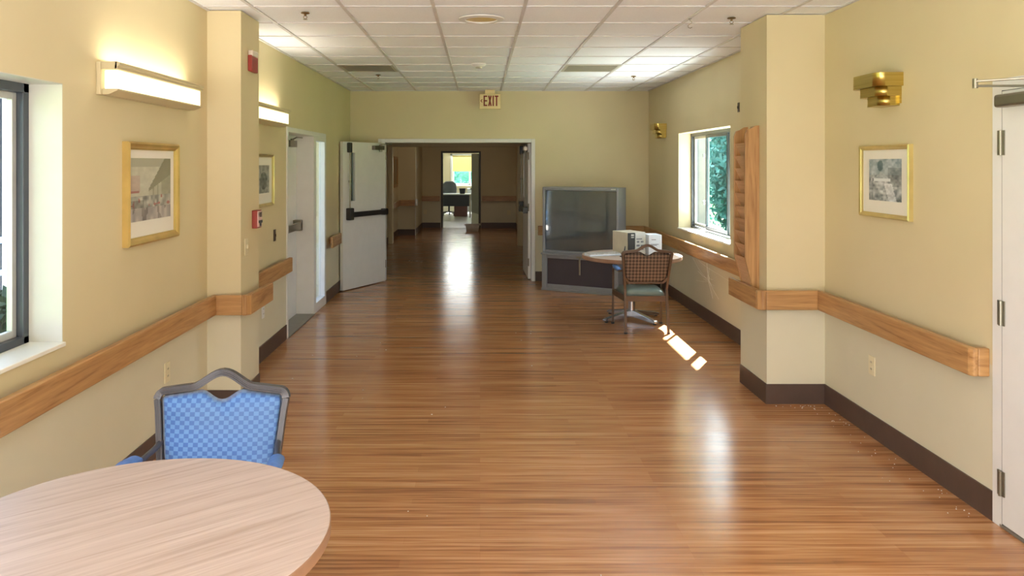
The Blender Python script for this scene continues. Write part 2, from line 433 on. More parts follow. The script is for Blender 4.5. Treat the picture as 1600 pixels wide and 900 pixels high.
def thing(name, label, cat, loc, rz=0.0, group=None, world=False):
    """Empty at the thing's base; world=True: its parts are built in room coordinates"""
    o = bpy.data.objects.new(name, None); COL.objects.link(o)
    o.location = loc; o.rotation_euler = (0, 0, rz); o.empty_display_size = 0.1
    if world: o['_w'] = tuple(loc); WORLD_ROOTS.append(o)
    return tag(o, label, cat, group)
def sroot(name, loc):
    o = bpy.data.objects.new(name, None); COL.objects.link(o); o.location = loc
    o['_w'] = tuple(loc); o['kind'] = 'structure'; WORLD_ROOTS.append(o)
    return o
def struct(name, mb, mat, bevel=0.0, parent=None):
    o = mb.build(name, mat, parent, bevel)
    if parent is None: o['kind'] = 'structure'
    return o
def sub(parent, name, mb, mat, bevel=0.0, label=None):
    """sub-part: child of a part; same coordinates as the part"""
    off = parent.get('_w') or (parent.parent.get('_w') if parent.parent else None)
    o = mb.build(name, mat, None, bevel, label=label)
    if off: 
        for v in o.data.vertices: v.co -= Vector(off)
    o.parent = parent
    return o
def copy_tree(o, parent=None):
    c = o.copy(); COL.objects.link(c)
    if parent is not None: c.parent = parent
    for ch in list(o.children): copy_tree(ch, c)
    return c

# ------------------------------------------------------------------ room dimensions
XL, XR, YF, H, YB = -1.87, 2.43, 11.25, 2.74, -5.2
T = 0.22
PLX, PLY0, PLY1 = -1.638, 5.35, 5.785
PRX, PRY0, PRY1 = 2.02, 5.50, 6.05
def wall_with_holes_x(x0, x1, y0, y1, z1, holes):
    """slab between x0 and x1 along y with rectangular holes (ya, yb, za, zb)"""
    mb = MB(); holes = sorted(holes); y = y0
    for (a, b, za, zb) in holes:
        if a > y: mb.box(x0, x1, y, a, 0, z1)
        if za > 0: mb.box(x0, x1, a, b, 0, za)
        if zb < z1: mb.box(x0, x1, a, b, zb, z1)
        y = b
    if y < y1: mb.box(x0, x1, y, y1, 0, z1)
    return mb
def wall_with_holes_y(y0, y1, x0, x1, z1, holes):
    mb = MB(); holes = sorted(holes); x = x0
    for (a, b, za, zb) in holes:
        if a > x: mb.box(x, a, y0, y1, 0, z1)
        if za > 0: mb.box(a, b, y0, y1, 0, za)
        if zb < z1: mb.box(a, b, y0, y1, zb, z1)
        x = b
    if x < x1: mb.box(x, x1, y0, y1, 0, z1)
    return mb

WINL = (1.52, 3.50, 0.875, 2.05)
WINR = (7.58, 9.56, 0.895, 2.065)
EXD = (7.53, 9.43, 0.0, 2.05)
NRD = (2.66, 3.69, 0.0, 2.085)
OPX0, OPX1, OPZ = -1.365, 0.738, 1.995

struct('floor', MB().box(-2.2, 2.7, YB-0.2, YF+0.1, -0.12, 0), M['floor'])
struct('floor_corridor', MB().box(-2.2, 1.2, YF+0.1, 20.68, -0.12, 0), M['floor'])
struct('floor_office', MB().box(-3.4, 3.4, 20.68, 28.2, -0.12, 0), M['vinyl'])  # floor colour paled to carry the window glare
struct('wall_left', wall_with_holes_x(XL-T, XL, YB, YF, H, [WINL, EXD]), M['wall'])
struct('wall_right', wall_with_holes_x(XR, XR+T, YB, YF, H, [NRD, WINR]), M['wall'])
struct('wall_left_pillar', MB().box(XL-0.01, PLX, PLY0, PLY1, 0, H), M['wall'])
struct('wall_right_pillar', MB().box(PRX, XR+0.01, PRY0, PRY1, 0, H), M['wall'])
struct('wall_far', wall_with_holes_y(YF, YF+0.14, XL-T, XR+T, H, [(OPX0-0.03, OPX1+0.03, 0, OPZ+0.03)]), M['wall'])
struct('wall_behind', MB().box(XL-T, XR+T, YB-0.2, YB, 0, H), M['wall'])
# roof and ceiling
struct('ceiling', MB().box(-2.3, 2.9, YB-0.2, YF+0.14, H+0.006, H+0.05), M['tile'])
struct('roof_slab', MB().box(-3.3, 3.22, YB-0.8, YF+0.3, 2.84, 3.1), M['conc'])
g = MB()
x = -0.31-0.608*2
while x < XR:
    g.box(x-0.012, x+0.012, YB, YF, H-0.002, H+0.008); x += 0.608
y = 5.22-0.61*17
while y < YF:
    g.box(XL, XR, y-0.0085, y+0.0085, H-0.001, H+0.008); y += 0.61
g.box(XL, XL+0.02, YB, YF, H-0.003, H+0.008); g.box(XR-0.02, XR, YB, YF, H-0.003, H+0.008); g.box(XL, XR, YF-0.02, YF, H-0.003, H+0.008)
struct('trim_1', g, M['grid'])

# corridor beyond the double doors
CXL, CXR = -1.95, 0.95
struct('wall_corridor_left', MB().box(CXL-0.2, CXL, YF+0.14, 18.5, 0, H).box(CXL-0.2, -1.53, 18.5, 20.6, 0, H), M['wall'])
struct('wall_corridor_right', MB().box(CXR, CXR+0.2, YF+0.14, 20.6, 0, H), M['wall'])
struct('trim_2', MB().box(CXL, -1.85, 16.5, 16.72, 0, 2.05).box(0.775, CXR, 16.1, 16.34, 0, 2.05), M['cream'])
struct('wall_corridor_header', MB().box(CXL, CXR, 16.4, 16.7, 2.05, H), M['wall'])
ODX0, ODX1, ODZ = -0.98, -0.03, 1.975
struct('wall_corridor_end', wall_with_holes_y(20.6, 20.75, -3.4, 3.4, H, [(ODX0, ODX1, 0, ODZ)]), M['wall'])
struct('ceiling_corridor', MB().box(-3.4, 3.4, YF+0.14, 28.4, H, H+0.12), M['tile'])
# office at the end
WO = (-1.0, 1.35, 0.92, 1.99)
struct('wall_office_left', MB().box(-3.4, -3.2, 20.75, 28.2, 0, H), M['wall'])
struct('wall_office_right', MB().box(3.2, 3.4, 20.75, 28.2, 0, H), M['wall'])
struct('wall_office_back', wall_with_holes_y(28.0, 28.2, -3.4, 3.4, H, [WO]), M['wall'])

# baseboards
bb = 0.14; bt = 0.008
struct('baseboard_left', MB().box(XL, XL+bt, YB, PLY0, 0, bb).box(XL, PLX+bt, PLY0-bt, PLY0, 0, bb).box(PLX, PLX+bt, PLY0, PLY1, 0, bb)
       .box(XL, XL+bt, PLY1, EXD[0], 0, bb).box(XL, XL+bt, EXD[1], YF, 0, bb), M['base'])
struct('baseboard_right', MB().box(XR-bt, XR, NRD[1], PRY0, 0, bb).box(PRX-bt, XR, PRY0-bt, PRY0, 0, bb).box(PRX-bt, PRX, PRY0, PRY1, 0, bb)
       .box(XR-bt, XR, PRY1, YF, 0, bb).box(XR-bt, XR, YB, NRD[0], 0, bb), M['base'])
struct('baseboard_far', MB().box(XL, OPX0-0.06, YF-bt, YF, 0, bb).box(OPX1+0.06, XR, YF-bt, YF, 0, bb), M['base'])
struct('baseboard_corridor', MB().box(CXL, CXL+bt, YF+0.14, 16.5, 0, bb).box(CXL, CXL+bt, 16.72, 18.5, 0, bb).box(CXL, -1.53, 18.5-bt, 18.5, 0, bb)
       .box(-1.53, -1.53+bt, 18.5, 20.6, 0, bb).box(-1.53, ODX0-0.06, 20.6-bt, 20.6, 0, bb).box(ODX1+0.06, CXR, 20.6-bt, 20.6, 0, bb)
       .box(CXR-bt, CXR, 16.34, 20.6, 0, bb), M['base'])

# ------------------------------------------------------------------ windows
def side_window(name, xin, d, win, mull, paneM):
    """window in a side wall: xin = wall face, d = +1 right / -1 left (outwards)"""
    ya, yb, za, zb = win
    r = sroot(name, (xin, (ya+yb)/2, za))
    xo = xin+d*0.15
    X = lambda a, b: (min(xin+d*a, xin+d*b), max(xin+d*a, xin+d*b))
    x0, x1 = X(-0.015, 0.15)
    MB().box(x0, x1, ya, yb, za-0.001, za+0.018).build('sill', M['sill'], r, 0.003)
    x0, x1 = X(0.001, 0.15)
    MB().box(x0, x1, yb-0.004, yb, za, zb).box(x0, x1, ya, ya+0.004, za, zb).box(x0, x1, ya, yb, zb-0.004, zb).build('reveal_lining', M['lining'] if d < 0 else M['cream'], r)
    x0, x1 = X(0.15, 0.205)
    f = MB(); w = 0.045
    f.box(x0, x1, ya, ya+w, za, zb).box(x0, x1, yb-w, yb, za, zb).box(x0, x1, ya, yb, zb-w, zb).box(x0, x1, ya, yb, za, za+0.05)
    f.build('window_frame', M['slate'], r, 0.004)
    edges = [ya+w]+mull+[yb-w]
    for k in range(len(edges)-1):
        a, b = edges[k]+0.002, edges[k+1]-0.002
        off = 0.0 if k == 1 else 0.02
        x0, x1 = X(0.16+off, 0.185+off)
        sh = MB(); sw = 0.032
        sh.box(x0, x1, a, a+sw, za+0.05, zb-w).box(x0, x1, b-sw, b, za+0.05, zb-w).box(x0, x1, a+sw, b-sw, zb-w-sw, zb-w).box(x0, x1, a+sw, b-sw, za+0.05, za+0.05+sw)
        s_ = sh.build('sash', M['slate'] if k == 1 else M['alu'], r, 0.002)
        x0, x1 = X(0.17+off, 0.176+off)
        sub(s_, 'pane', MB().box(x0, x1, a+sw, b-sw, za+0.05+sw, zb-w-sw), paneM[k])
    x0, x1 = X(0.13, 0.16)
    if len(mull) == 2:
        for zz in (za+0.33, zb-0.3):
            MB().box(x0, x1, mull[1]-0.012, mull[1]+0.012, zz, zz+0.04).build('latch', M['alu'], r, 0.003)
    return r
side_window('window_1', XL, -1, WINL, [2.12, 2.90], [M['glass']]*3)
side_window('window_2', XR, 1, WINR, [8.17, 8.97], [M['teal'], M['teal'], M['glass']])
# office window with half drawn roller blind
r = sroot('window_3', (0, 28.0, WO[2]))
f = MB(); ya, yb = 28.06, 28.12
f.box(WO[0], WO[0]+0.06, ya, yb, WO[2], WO[3]).box(WO[1]-0.06, WO[1], ya, yb, WO[2], WO[3]).box(WO[0], WO[1], ya, yb, WO[3]-0.06, WO[3]).box(WO[0], WO[1], ya, yb, WO[2], WO[2]+0.06)
f.box(-0.40, -0.34, ya, yb, WO[2], WO[3]).box(0.35, 0.41, ya, yb, WO[2], WO[3])
f.build('window_frame', M['white'], r, 0.004)
MB().box(WO[0], WO[1], 28.085, 28.09, WO[2], WO[3]).build('pane', M['teal'], r)
MB().box(WO[0]-0.05, WO[1]+0.05, 27.93, 28.06, WO[2]-0.03, WO[2]).build('sill', M['sill'], r, 0.004)
MB().box(WO[0]-0.06, WO[0], 27.98, 28.0, WO[2], WO[3]+0.06).box(WO[0]-0.06, WO[1]+0.06, 27.98, 28.0, WO[3], WO[3]+0.06).build('casing', M['white'], r)
MB().box(WO[0]+0.02, WO[1]-0.02, 28.02, 28.026, 1.42, WO[3]-0.01).build('roller_blind', M['blind'], r)

# ------------------------------------------------------------------ doors
# exit door and sidelight on the left
d1 = sroot('door_1', (XL-0.1, 8.2, 0))
fr = MB()
fr.box(XL-T, XL+0.012, EXD[0], EXD[0]+0.05, 0, 2.0).box(XL-T, XL+0.012, EXD[0], EXD[1], 2.0, 2.05)
fr.box(XL-T, XL+0.012, 8.74, 8.86, 0, 2.0)
fr.box(XL-0.06, XL+0.012, 9.35, 9.43, 0, 2.0)
fr.box(XL-0.06, XL+0.012, 8.86, 9.35, 0, 0.11).box(XL-0.06, XL+0.012, 8.86, 9.35, 1.95, 2.0)
fr.build('door_frame', M['white'], d1, 0.004)
MB().box(XL-T-0.01, XL-T+0.035, EXD[0]+0.05, 8.74, 0.012, 2.0).build('leaf', M['white'], d1, 0.003)
MB().box(XL-0.035, XL-0.029, 8.86, 9.35, 0.11, 1.95).build('sidelight_pane', M['glass'], d1)
MB().box(XL-T, XL+0.02, EXD[0]+0.05, 8.74, 0, 0.012).build('threshold', M['thr'], d1, 0.003)
pb = MB().box(XL-T+0.09, XL-T+0.12, 7.72, 8.66, 0.97, 1.05).box(XL-T+0.03, XL-T+0.10, 7.70, 7.80, 0.95, 1.07).box(XL-T+0.03, XL-T+0.12, 8.58, 8.68, 0.95, 1.07)
pb.build('push_bar', M['steel'], d1, 0.008)
cl = MB().box(XL-T+0.035, XL-T+0.10, 8.2, 8.5, 1.87, 1.94).bar([(XL-T+0.07, 8.4, 1.95), (XL-0.03, 8.1, 1.965), (XL-0.08, 8.55, 1.975)], 0.02, 0.012)
cl.cyl((XL-T+0.07, 8.4, 1.92), (XL-T+0.07, 8.4, 1.96), 0.02)
cl.build('door_closer', M['steel'], d1, 0.004)
# frame of the double door opening
tf = MB(); y0, y1 = YF-0.025, YF+0.165
tf.box(OPX0-0.05, OPX0, y0, y1, 0, OPZ+0.055).box(OPX1, OPX1+0.055, y0, y1, 0, OPZ+0.055).box(OPX0, OPX1, y0, y1, OPZ, OPZ+0.055)
tf.box(OPX0-0.1, OPX0-0.05, y0, YF, OPZ, OPZ+0.055)
struct('trim_3', tf, M['white'], 0.004)
def leaf(name, hinge, ang, L, cover_side, h=1.985):
    """fire door leaf; local x from the hinge along the leaf, +y = the visible face"""
    r = bpy.data.objects.new(name, None); COL.objects.link(r); r.location = hinge; r.rotation_euler = (0, 0, ang); r['kind'] = 'structure'
    b = MB()
    # leaf with a slot for the vision lite
    x0, x1, z0, z1 = 0.745, 0.84, 1.19, 1.84
    b.box(0, x0, -0.045, 0, 0.012, h).box(x1, L, -0.045, 0, 0.012, h).box(x0, x1, -0.045, 0, 0.012, z0).box(x0, x1, -0.045, 0, z1, h)
    b.build('leaf', M['white'], r)
    k = MB(); e = 0.018
    k.box(x0-e, x0, -0.05, 0.008, z0-e, z1+e).box(x1, x1+e, -0.05, 0.008, z0-e, z1+e).box(x0, x1, -0.05, 0.008, z0-e, z0).box(x0, x1, -0.05, 0.008, z1, z1+e)
    k.build('lite_frame', M['white'], r, 0.003)
    MB().box(x0, x1, -0.026, -0.02, z0, z1).build('vision_pane', M['teal'], r)
    p = MB()
    p.box(0.03, 0.90, 0.045, 0.075, 0.975, 1.045).box(0.03, 0.12, 0, 0.07, 0.965, 1.055)
    p.build('push_bar', M['dark'], r, 0.008)
    MB().box(0.855, 0.945, 0, 0.075, 0.94, 1.10).build('latch_case', M['dark'], r, 0.01)
    MB().cyl((0.90, 0.035, 1.08), (0.90, 0.035, 1.86), 0.009).cyl((0.90, 0.035, 1.44), (0.90, 0.035, 1.47), 0.018).build('vertical_rod', M['steel'], r)
    MB().box(0.872, 0.928, 0, 0.06, 1.84, 1.975).build('top_latch', M['dark'], r, 0.012)
    c = MB().box(0.10, 0.34, 0, 0.055, 1.885, 1.945).cyl((0.16, 0.03, 1.86), (0.16, 0.03, 1.965), 0.02).bar([(0.16, 0.03, 1.965), (0.02, 0.10, 1.97), (-0.12, 0.03, 1.975)], 0.02, 0.012)
    c.build('door_closer', M['steel'], r, 0.004)
    hg = MB()
    for zz in (0.2, 1.0, 1.75): hg.cyl((-0.008, -0.005, zz), (-0.008, -0.005, zz+0.11), 0.009)
    hg.build('hinges', M['steel'], r)
    return r
leaf('door_2', (OPX0+0.005, YF-0.03, 0), math.atan2(-0.894, -0.447), 1.01, 1)
d3 = leaf('door_3', (OPX1-0.035, YF+0.15, 0), math.atan2(1.0, -0.02), 1.02, 1)
for c in d3.children:
    if c.name.startswith('latch_case'): pass
# near right door
d4 = sroot('door_4', (XR+0.02, 3.15, 0))
fr = MB(); x0, x1 = XR-0.008, XR+0.14
fr.box(XR+0.04, x1, 3.59, 3.63, 0, 2.05).box(XR+0.04, x1, 2.7, 2.75, 0, 2.05).box(XR+0.04, x1, 2.7, 3.63, 2.0, 2.05).box(x0, x1, 3.625, 3.69, 0, 2.085).box(x0, x1, 2.66, 2.72, 0, 2.085).box(x0, x1, 2.72, 3.625, 2.03, 2.085)
fr.build('door_frame', M['white'], d4)
lf = MB().box(XR-0.008, XR+0.037, 2.725, 3.622, 0.02, 2.027); lf.build('leaf', M['white'], d4)
MB().box(XR-0.0075, XR+0.04, 3.6215, 3.6255, 0.0, 2.03).build('gap_shade', M['dark'], d4)  # dark strip standing in for the shaded gap beside the leaf
for zz in (0.15, 0.94, 1.73):
    MB().cyl((XR-0.016, 3.622, zz), (XR-0.016, 3.622, zz+0.115), 0.0085).box(XR-0.014, XR-0.009, 3.60, 3.648, zz, zz+0.115).build('hinge', M['steel'], d4)
MB().box(XR-0.01, XR+0.14, 2.72, 3.64, 0, 0.014).build('threshold', M['thr'], d4, 0.003)
c = MB().box(XR-0.066, XR-0.008, 3.28, 3.60, 1.948, 2.008); c.build('closer_body', M['steel'], d4, 0.012)
el = Vector((2.15, 3.39, 2.04))
c = MB().cyl((XR-0.035, 3.38, 2.0), (XR-0.035, 3.38, 2.045), 0.016)
c.bar([(XR-0.035, 3.38, 2.028), el-Vector((0, 0, 0.012))], 0.022, 0.009)
c.bar([el+Vector((0, 0, 0.008)), (XR-0.03, 3.20, 2.052)], 0.018, 0.009).cyl(el-Vector((0, 0, 0.022)), el+Vector((0, 0, 0.02)), 0.011)
c.box(XR-0.045, XR-0.012, 3.14, 3.26, 2.04, 2.062)
c.build('closer_arm', M['steel'], d4, 0.002)
# door at the end of the corridor, standing open into the office
d5 = sroot('door_5', (ODX0, 20.68, 0))
fr = MB().box(ODX0-0.05, ODX0, 20.575, 20.775, 0, ODZ+0.05).box(ODX1, ODX1+0.05, 20.575, 20.775, 0, ODZ+0.05).box(ODX0, ODX1, 20.575, 20.775, ODZ, ODZ+0.05)
fr.build('door_frame', M['backlit_door'], d5, 0.004)
X5 = Matrix.Translation((ODX1-0.005, 20.74, 0)) @ Matrix.Rotation(math.radians(103), 4, 'Z')
MB(X5).box(0, 0.9, -0.045, 0, 0.012, 1.965).build('leaf', M['backlit_door'], d5, 0.003)
MB(X5).box(0.02, 0.88, 0, 0.003, 0.05, 0.35).build('kick_plate', M['steel'], d5)
MB(X5).cyl((0.84, 0, 1.0), (0.84, 0.05, 1.0), 0.02).cyl((0.84, 0.05, 1.0), (0.74, 0.055, 1.0), 0.009).build('lever_handle', M['steel'], d5)

# ------------------------------------------------------------------ handrails
RZ0, RZ1 = 0.668, 0.803
def rail(name_label, loc, boards, blocks, z0=RZ0, z1=RZ1):
    t = thing('handrail', name_label, 'handrail', loc, world=True, group=None)
    for poly, ax in boards:
        MB().prism(poly, 'z', z0, z1).build('board', M['oak_'+ax], t, 0.006)
    for (xa, xb, ya, yb) in blocks:
        MB().box(xa, xb, ya, yb, z0+0.03, z1-0.03).build('bracket', M['oak_x'], t)
    return t
q = 0.035
fx = XL+0.09
rail('long oak handrail under the near left window, wrapping round the left pillar', (fx, 3.5, RZ0), [
    ([(fx-q, 0.6), (fx, 0.6), (fx, 5.26), (fx-q, 5.295)], 'y'),
    ([(fx, 5.26), (-1.606, 5.26), (-1.606, 5.295), (fx-q, 5.295)], 'x'),
    ([(-1.606, 5.26), (-1.578, 5.26), (-1.548, 5.29), (-1.548, 5.318), (-1.583, 5.318), (-1.606, 5.295)], 'z'),
    ([(-1.548, 5.318), (-1.548, 5.85), (-1.583, 5.85), (-1.583, 5.318)], 'y')],
    [(XL, fx-q, y_, y_+0.06) for y_ in (1.2, 2.4, 3.6, 4.8)]+[(-1.75, -1.69, 5.295, PLY0), (PLX, -1.583, 5.5, 5.56)])
rail('short oak handrail between the left pillar and the exit door', (fx, 6.8, RZ0),
     [([(fx-q, PLY1), (fx, PLY1), (fx, 7.42), (fx-q, 7.42)], 'y')], [(XL, fx-q, 6.2, 6.26), (XL, fx-q, 7.1, 7.16)])
rail('stub of oak handrail past the sidelight, behind the open door leaf', (fx, 10.0, RZ0),
     [([(fx-q, 9.46), (fx, 9.46), (fx, 10.05), (fx-q, 10.05)], 'y')], [(XL, fx-q, 9.7, 9.76)])
gx = XR-0.09
rail('oak handrail from beside the near right door round the right pillar', (gx, 4.5, 0.675), [
    ([(gx, 3.745), (gx+0.012, 3.72), (gx+q, 3.72), (gx+q, 5.445), (gx, 5.41)], 'y'),
    ([(gx+q, 3.72), (XR, 3.72), (XR, 3.755), (gx+q, 3.755)], 'x'),
    ([(gx, 5.41), (gx+q, 5.445), (1.985, 5.445), (1.985, 5.41)], 'x'),
    ([(1.985, 5.41), (1.957, 5.41), (1.93, 5.437), (1.93, 5.465), (1.965, 5.465), (1.985, 5.445)], 'z'),
    ([(1.93, 5.465), (1.93, 6.07), (1.965, 6.07), (1.965, 5.465)], 'y')],
    [(gx+q, XR, 4.2, 4.26), (gx+q, XR, 5.0, 5.06), (2.15, 2.21, 5.445, PRY0), (1.965, PRX, 5.56, 5.60)], 0.675, 0.81)
rail('oak handrail below the right window, running behind the big television', (gx, 9.0, RZ0), [
    ([(gx, 6.12), (gx+q, 6.12), (gx+q, 11.195), (gx, 11.16)], 'y'),
    ([(gx, 11.16), (gx+q, 11.195), (0.83, 11.195), (0.83, 11.16)], 'x')],
    [(gx+q, XR, y_, y_+0.06) for y_ in (6.6, 7.8, 9.0, 10.2)]+[(x_, x_+0.06, 11.195, YF) for x_ in (0.95, 1.6, 2.2)])
rail('dim oak handrail on the left side of the far corridor', (CXL+0.07, 17.6, RZ0), [
    ([(CXL+0.05, 16.8), (CXL+0.085, 16.8), (CXL+0.085, 18.41), (CXL+0.05, 18.445)], 'y'),
    ([(CXL+0.085, 18.41), (-1.54, 18.41), (-1.54, 18.445), (CXL+0.05, 18.445)], 'x')],
    [(CXL, CXL+0.05, 17.2, 17.26), (-1.7, -1.64, 18.445, 18.5)], 0.70, 0.84)
rail('dim oak handrail left of the office doorway on the corridor end wall', (-1.3, 20.52, 0.7),
     [([(-1.53, 20.51), (ODX0-0.08, 20.51), (ODX0-0.08, 20.545), (-1.53, 20.545)], 'x')], [(-1.4, -1.34, 20.545, 20.6)], 0.71, 0.845)
rail('dim oak handrail right of the office doorway on the corridor end wall', (0.4, 20.52, 0.7),
     [([(ODX1+0.08, 20.51), (CXR, 20.51), (CXR, 20.545), (ODX1+0.08, 20.545)], 'x')], [(0.3, 0.36, 20.545, 20.6)], 0.71, 0.845)

# ------------------------------------------------------------------ wall lamps and sconces
def wall_lamp(y0, y1, label):
    t = thing('wall_lamp', label, 'wall lamp', (XL, (y0+y1)/2, 2.03), world=True, group='lit fluorescent wall lamps')
    MB().box(XL, XL+0.022, y0, y1, 2.028, 2.19).build('backplate', M['lampc'], t, 0.004)
    hood = [(XL+0.09, 2.19), (XL+0.085, 2.152), (XL+0.10, 2.155), (XL+0.103, 2.168), (XL+0.112, 2.172), (XL+0.112, 2.185), (XL+0.10, 2.19)]
    MB().prism(hood, 'y', y0+0.008, y1-0.008).box(XL+0.022, XL+0.10, y0+0.008, y0+0.02, 2.152, 2.19).box(XL+0.022, XL+0.10, y1-0.02, y1-0.008, 2.152, 2.19).build('hood', M['lampc'], t, 0.002)
    d = MB().box(XL+0.022, XL+0.092, y0+0.04, y1-0.02, 2.058, 2.152); d.build('diffuser', M['diff'], t, 0.006)
    light('lamp_uplight', 'AREA', (XL+0.058, (y0+y1)/2, 2.165), (0.25, 0, 1), 5, (1.0, 0.94, 0.82), (y1-y0-0.12, 0.05)).parent = t
    t.children[-1].rotation_euler = (PI+math.radians(22), 0, PI/2)
    t.children[-1].location = (0.058, 0, 0.135)
    low = [(XL+0.022, 2.03), (XL+0.05, 2.03), (XL+0.098, 2.05), (XL+0.098, 2.058), (XL+0.022, 2.058)]
    MB().prism(low, 'y', y0+0.02, y1-0.01).build('lower_rail', M['lampc'], t, 0.002)
    return t
wall_lamp(3.80, 4.99, 'lit fluorescent wall lamp above the gold framed street print, nearer the window')
wall_lamp(6.08, 7.28, 'lit fluorescent wall lamp past the left pillar, above the exit door side')
def sconce(y0, y1, label):
    t = thing('wall_sconce', label, 'sconce', (XR, (y0+y1)/2, 2.06), world=True, group='brass sconces')
    z = 2.217
    for k, (ins, h) in enumerate(((0, 0.078), (0.028, 0.055), (0.058, 0.055))):
        ya, yb, dp = y0+ins*0.7, y1-ins*1.3, 0.155-ins*0.85
        r_ = 0.05; poly = [(XR, ya)]
        for j in range(7):
            a = PI/2*j/6; poly.append((XR-dp+r_-r_*math.sin(a), ya+r_-r_*math.cos(a)))
        for j in range(7):
            a = PI/2*j/6; poly.append((XR-dp+r_-r_*math.cos(a), yb-r_+r_*math.sin(a)))
        poly.append((XR, yb))
        b = MB(); n = len(poly)
        inner = [(min(XR, p[0]+0.004) if p[0] < XR else XR, p[1]) for p in poly]
        i = b._a([(p[0], p[1], z-h) for p in poly]+[(p[0], p[1], z) for p in poly])
        for j in range(n-1):
            b.f.append((i+j, i+j+1, i+n+j+1, i+n+j)); b.sm.append(j not in (0, 7, n-2))
        b.f.append(tuple(i+j for j in range(n))); b.sm.append(False)
        if k: b.f.append(tuple(i+n+j for j in range(n))); b.sm.append(False)
        b.build('tier', M['brass'], t)
        z -= h
    MB().box(XR-0.012, XR, y0+0.02, y1-0.02, 2.04, 2.2).build('backplate', M['brass'], t)
    return t
sconce(4.48, 4.80, 'stepped brass wall sconce above the framed print near the right door')
sconce(10.16, 10.50, 'stepped brass wall sconce past the right window, near the far corner')

# ------------------------------------------------------------------ framed prints
NG = [[random.random() for _ in range(64)] for _ in range(64)]
def vn(x, y):
    i, j = int(x), int(y); fx_, fy_ = x-i, y-j
    fx_, fy_ = fx_*fx_*(3-2*fx_), fy_*fy_*(3-2*fy_)
    g_ = lambda a, b_: NG[a % 64][b_ % 64]
    return (g_(i, j)*(1-fx_)+g_(i+1, j)*fx_)*(1-fy_)+(g_(i, j+1)*(1-fx_)+g_(i+1, j+1)*fx_)*fy_
def art_street(u, v):
    n = 0.6*vn(u*9, v*12)+0.4*vn(u*22+7, v*26+3)
    c = [0.66, 0.65, 0.56]
    if v > 0.40:
        c = [x+0.10*(n-0.5) for x in c]
        k = 0.0
        if u > 0.42:                              # long roof line falling towards the left
            lo = 0.46+(u-0.42)*0.45; hi = 0.50+(u-0.42)*1.2
            if lo < v < hi: k = 0.20+0.08*n
            elif v <= lo: k = 0.06+0.10*(vn(u*26, 3) > 0.5)
        if v > 0.86: k = max(k, 0.10*n+0.05)
        c = [x-k for x in c]
        if u < 0.22 and 0.46 < v < 0.72: c = [c[0]-0.02, c[1]-0.10, c[2]-0.07]
        if u < 0.2 and 0.44 < v < 0.48: c = [0.52, 0.30, 0.28]
    elif v > 0.2:
        m_ = vn(u*20+3, v*14); c = [0.30+0.42*m_, 0.31+0.40*m_, 0.29+0.36*m_]
        if vn(u*16+30, v*16+9) > 0.80: c = [0.55, 0.30, 0.27]
        if u < 0.3 and v < 0.32: c = [x*0.7 for x in c]
    else:
        m_ = vn(u*14+11, v*8); c = [0.46+0.24*m_, 0.44+0.22*m_, 0.44+0.18*m_]
        if vn(u*18+2, v*5+40) > 0.72: c = [x-0.18 for x in c]
    return c
def art_cottage(u, v):
    n = 0.55*vn(u*8+2, v*9+5)+0.45*vn(u*19, v*22)
    if v > 0.62: c = [0.30+0.42*n, 0.38+0.38*n, 0.42+0.36*n]
    else: c = [0.10+0.72*n, 0.14+0.70*n, 0.17+0.68*n]
    if u > 0.6 and v > 0.35 and v < 0.8: c = [x*0.75 for x in c]
    if ((u-0.36)/0.09)**2+((v-0.84)/0.13)**2 < 1: c = [0.14+0.2*n, 0.24+0.18*n, 0.26+0.2*n]
    if abs(u-0.40) < 0.22 and 0.50 < v < 0.70-abs(u-0.40)*0.7: c = [0.42+0.3*n, 0.46+0.3*n, 0.48+0.3*n]
    if 0.46 < v < 0.53 and abs(u-0.38) < 0.30: c = [0.80, 0.83, 0.84] if vn(u*16, 9) > 0.35 else [0.35, 0.38, 0.4]
    if v < 0.42 and abs(u-0.60-(0.40-v)*0.35) < 0.12: c = [0.52+0.4*n, 0.54+0.4*n, 0.56+0.4*n]
    return c
def art_mono(u, v):
    n = vn(u*10, v*12); d = (u-0.5)**2+(v-0.45)**2
    k = 0.14 if d < 0.1 else 0.36
    return [k+0.28*n, k+0.02+0.28*n, k+0.28*n]
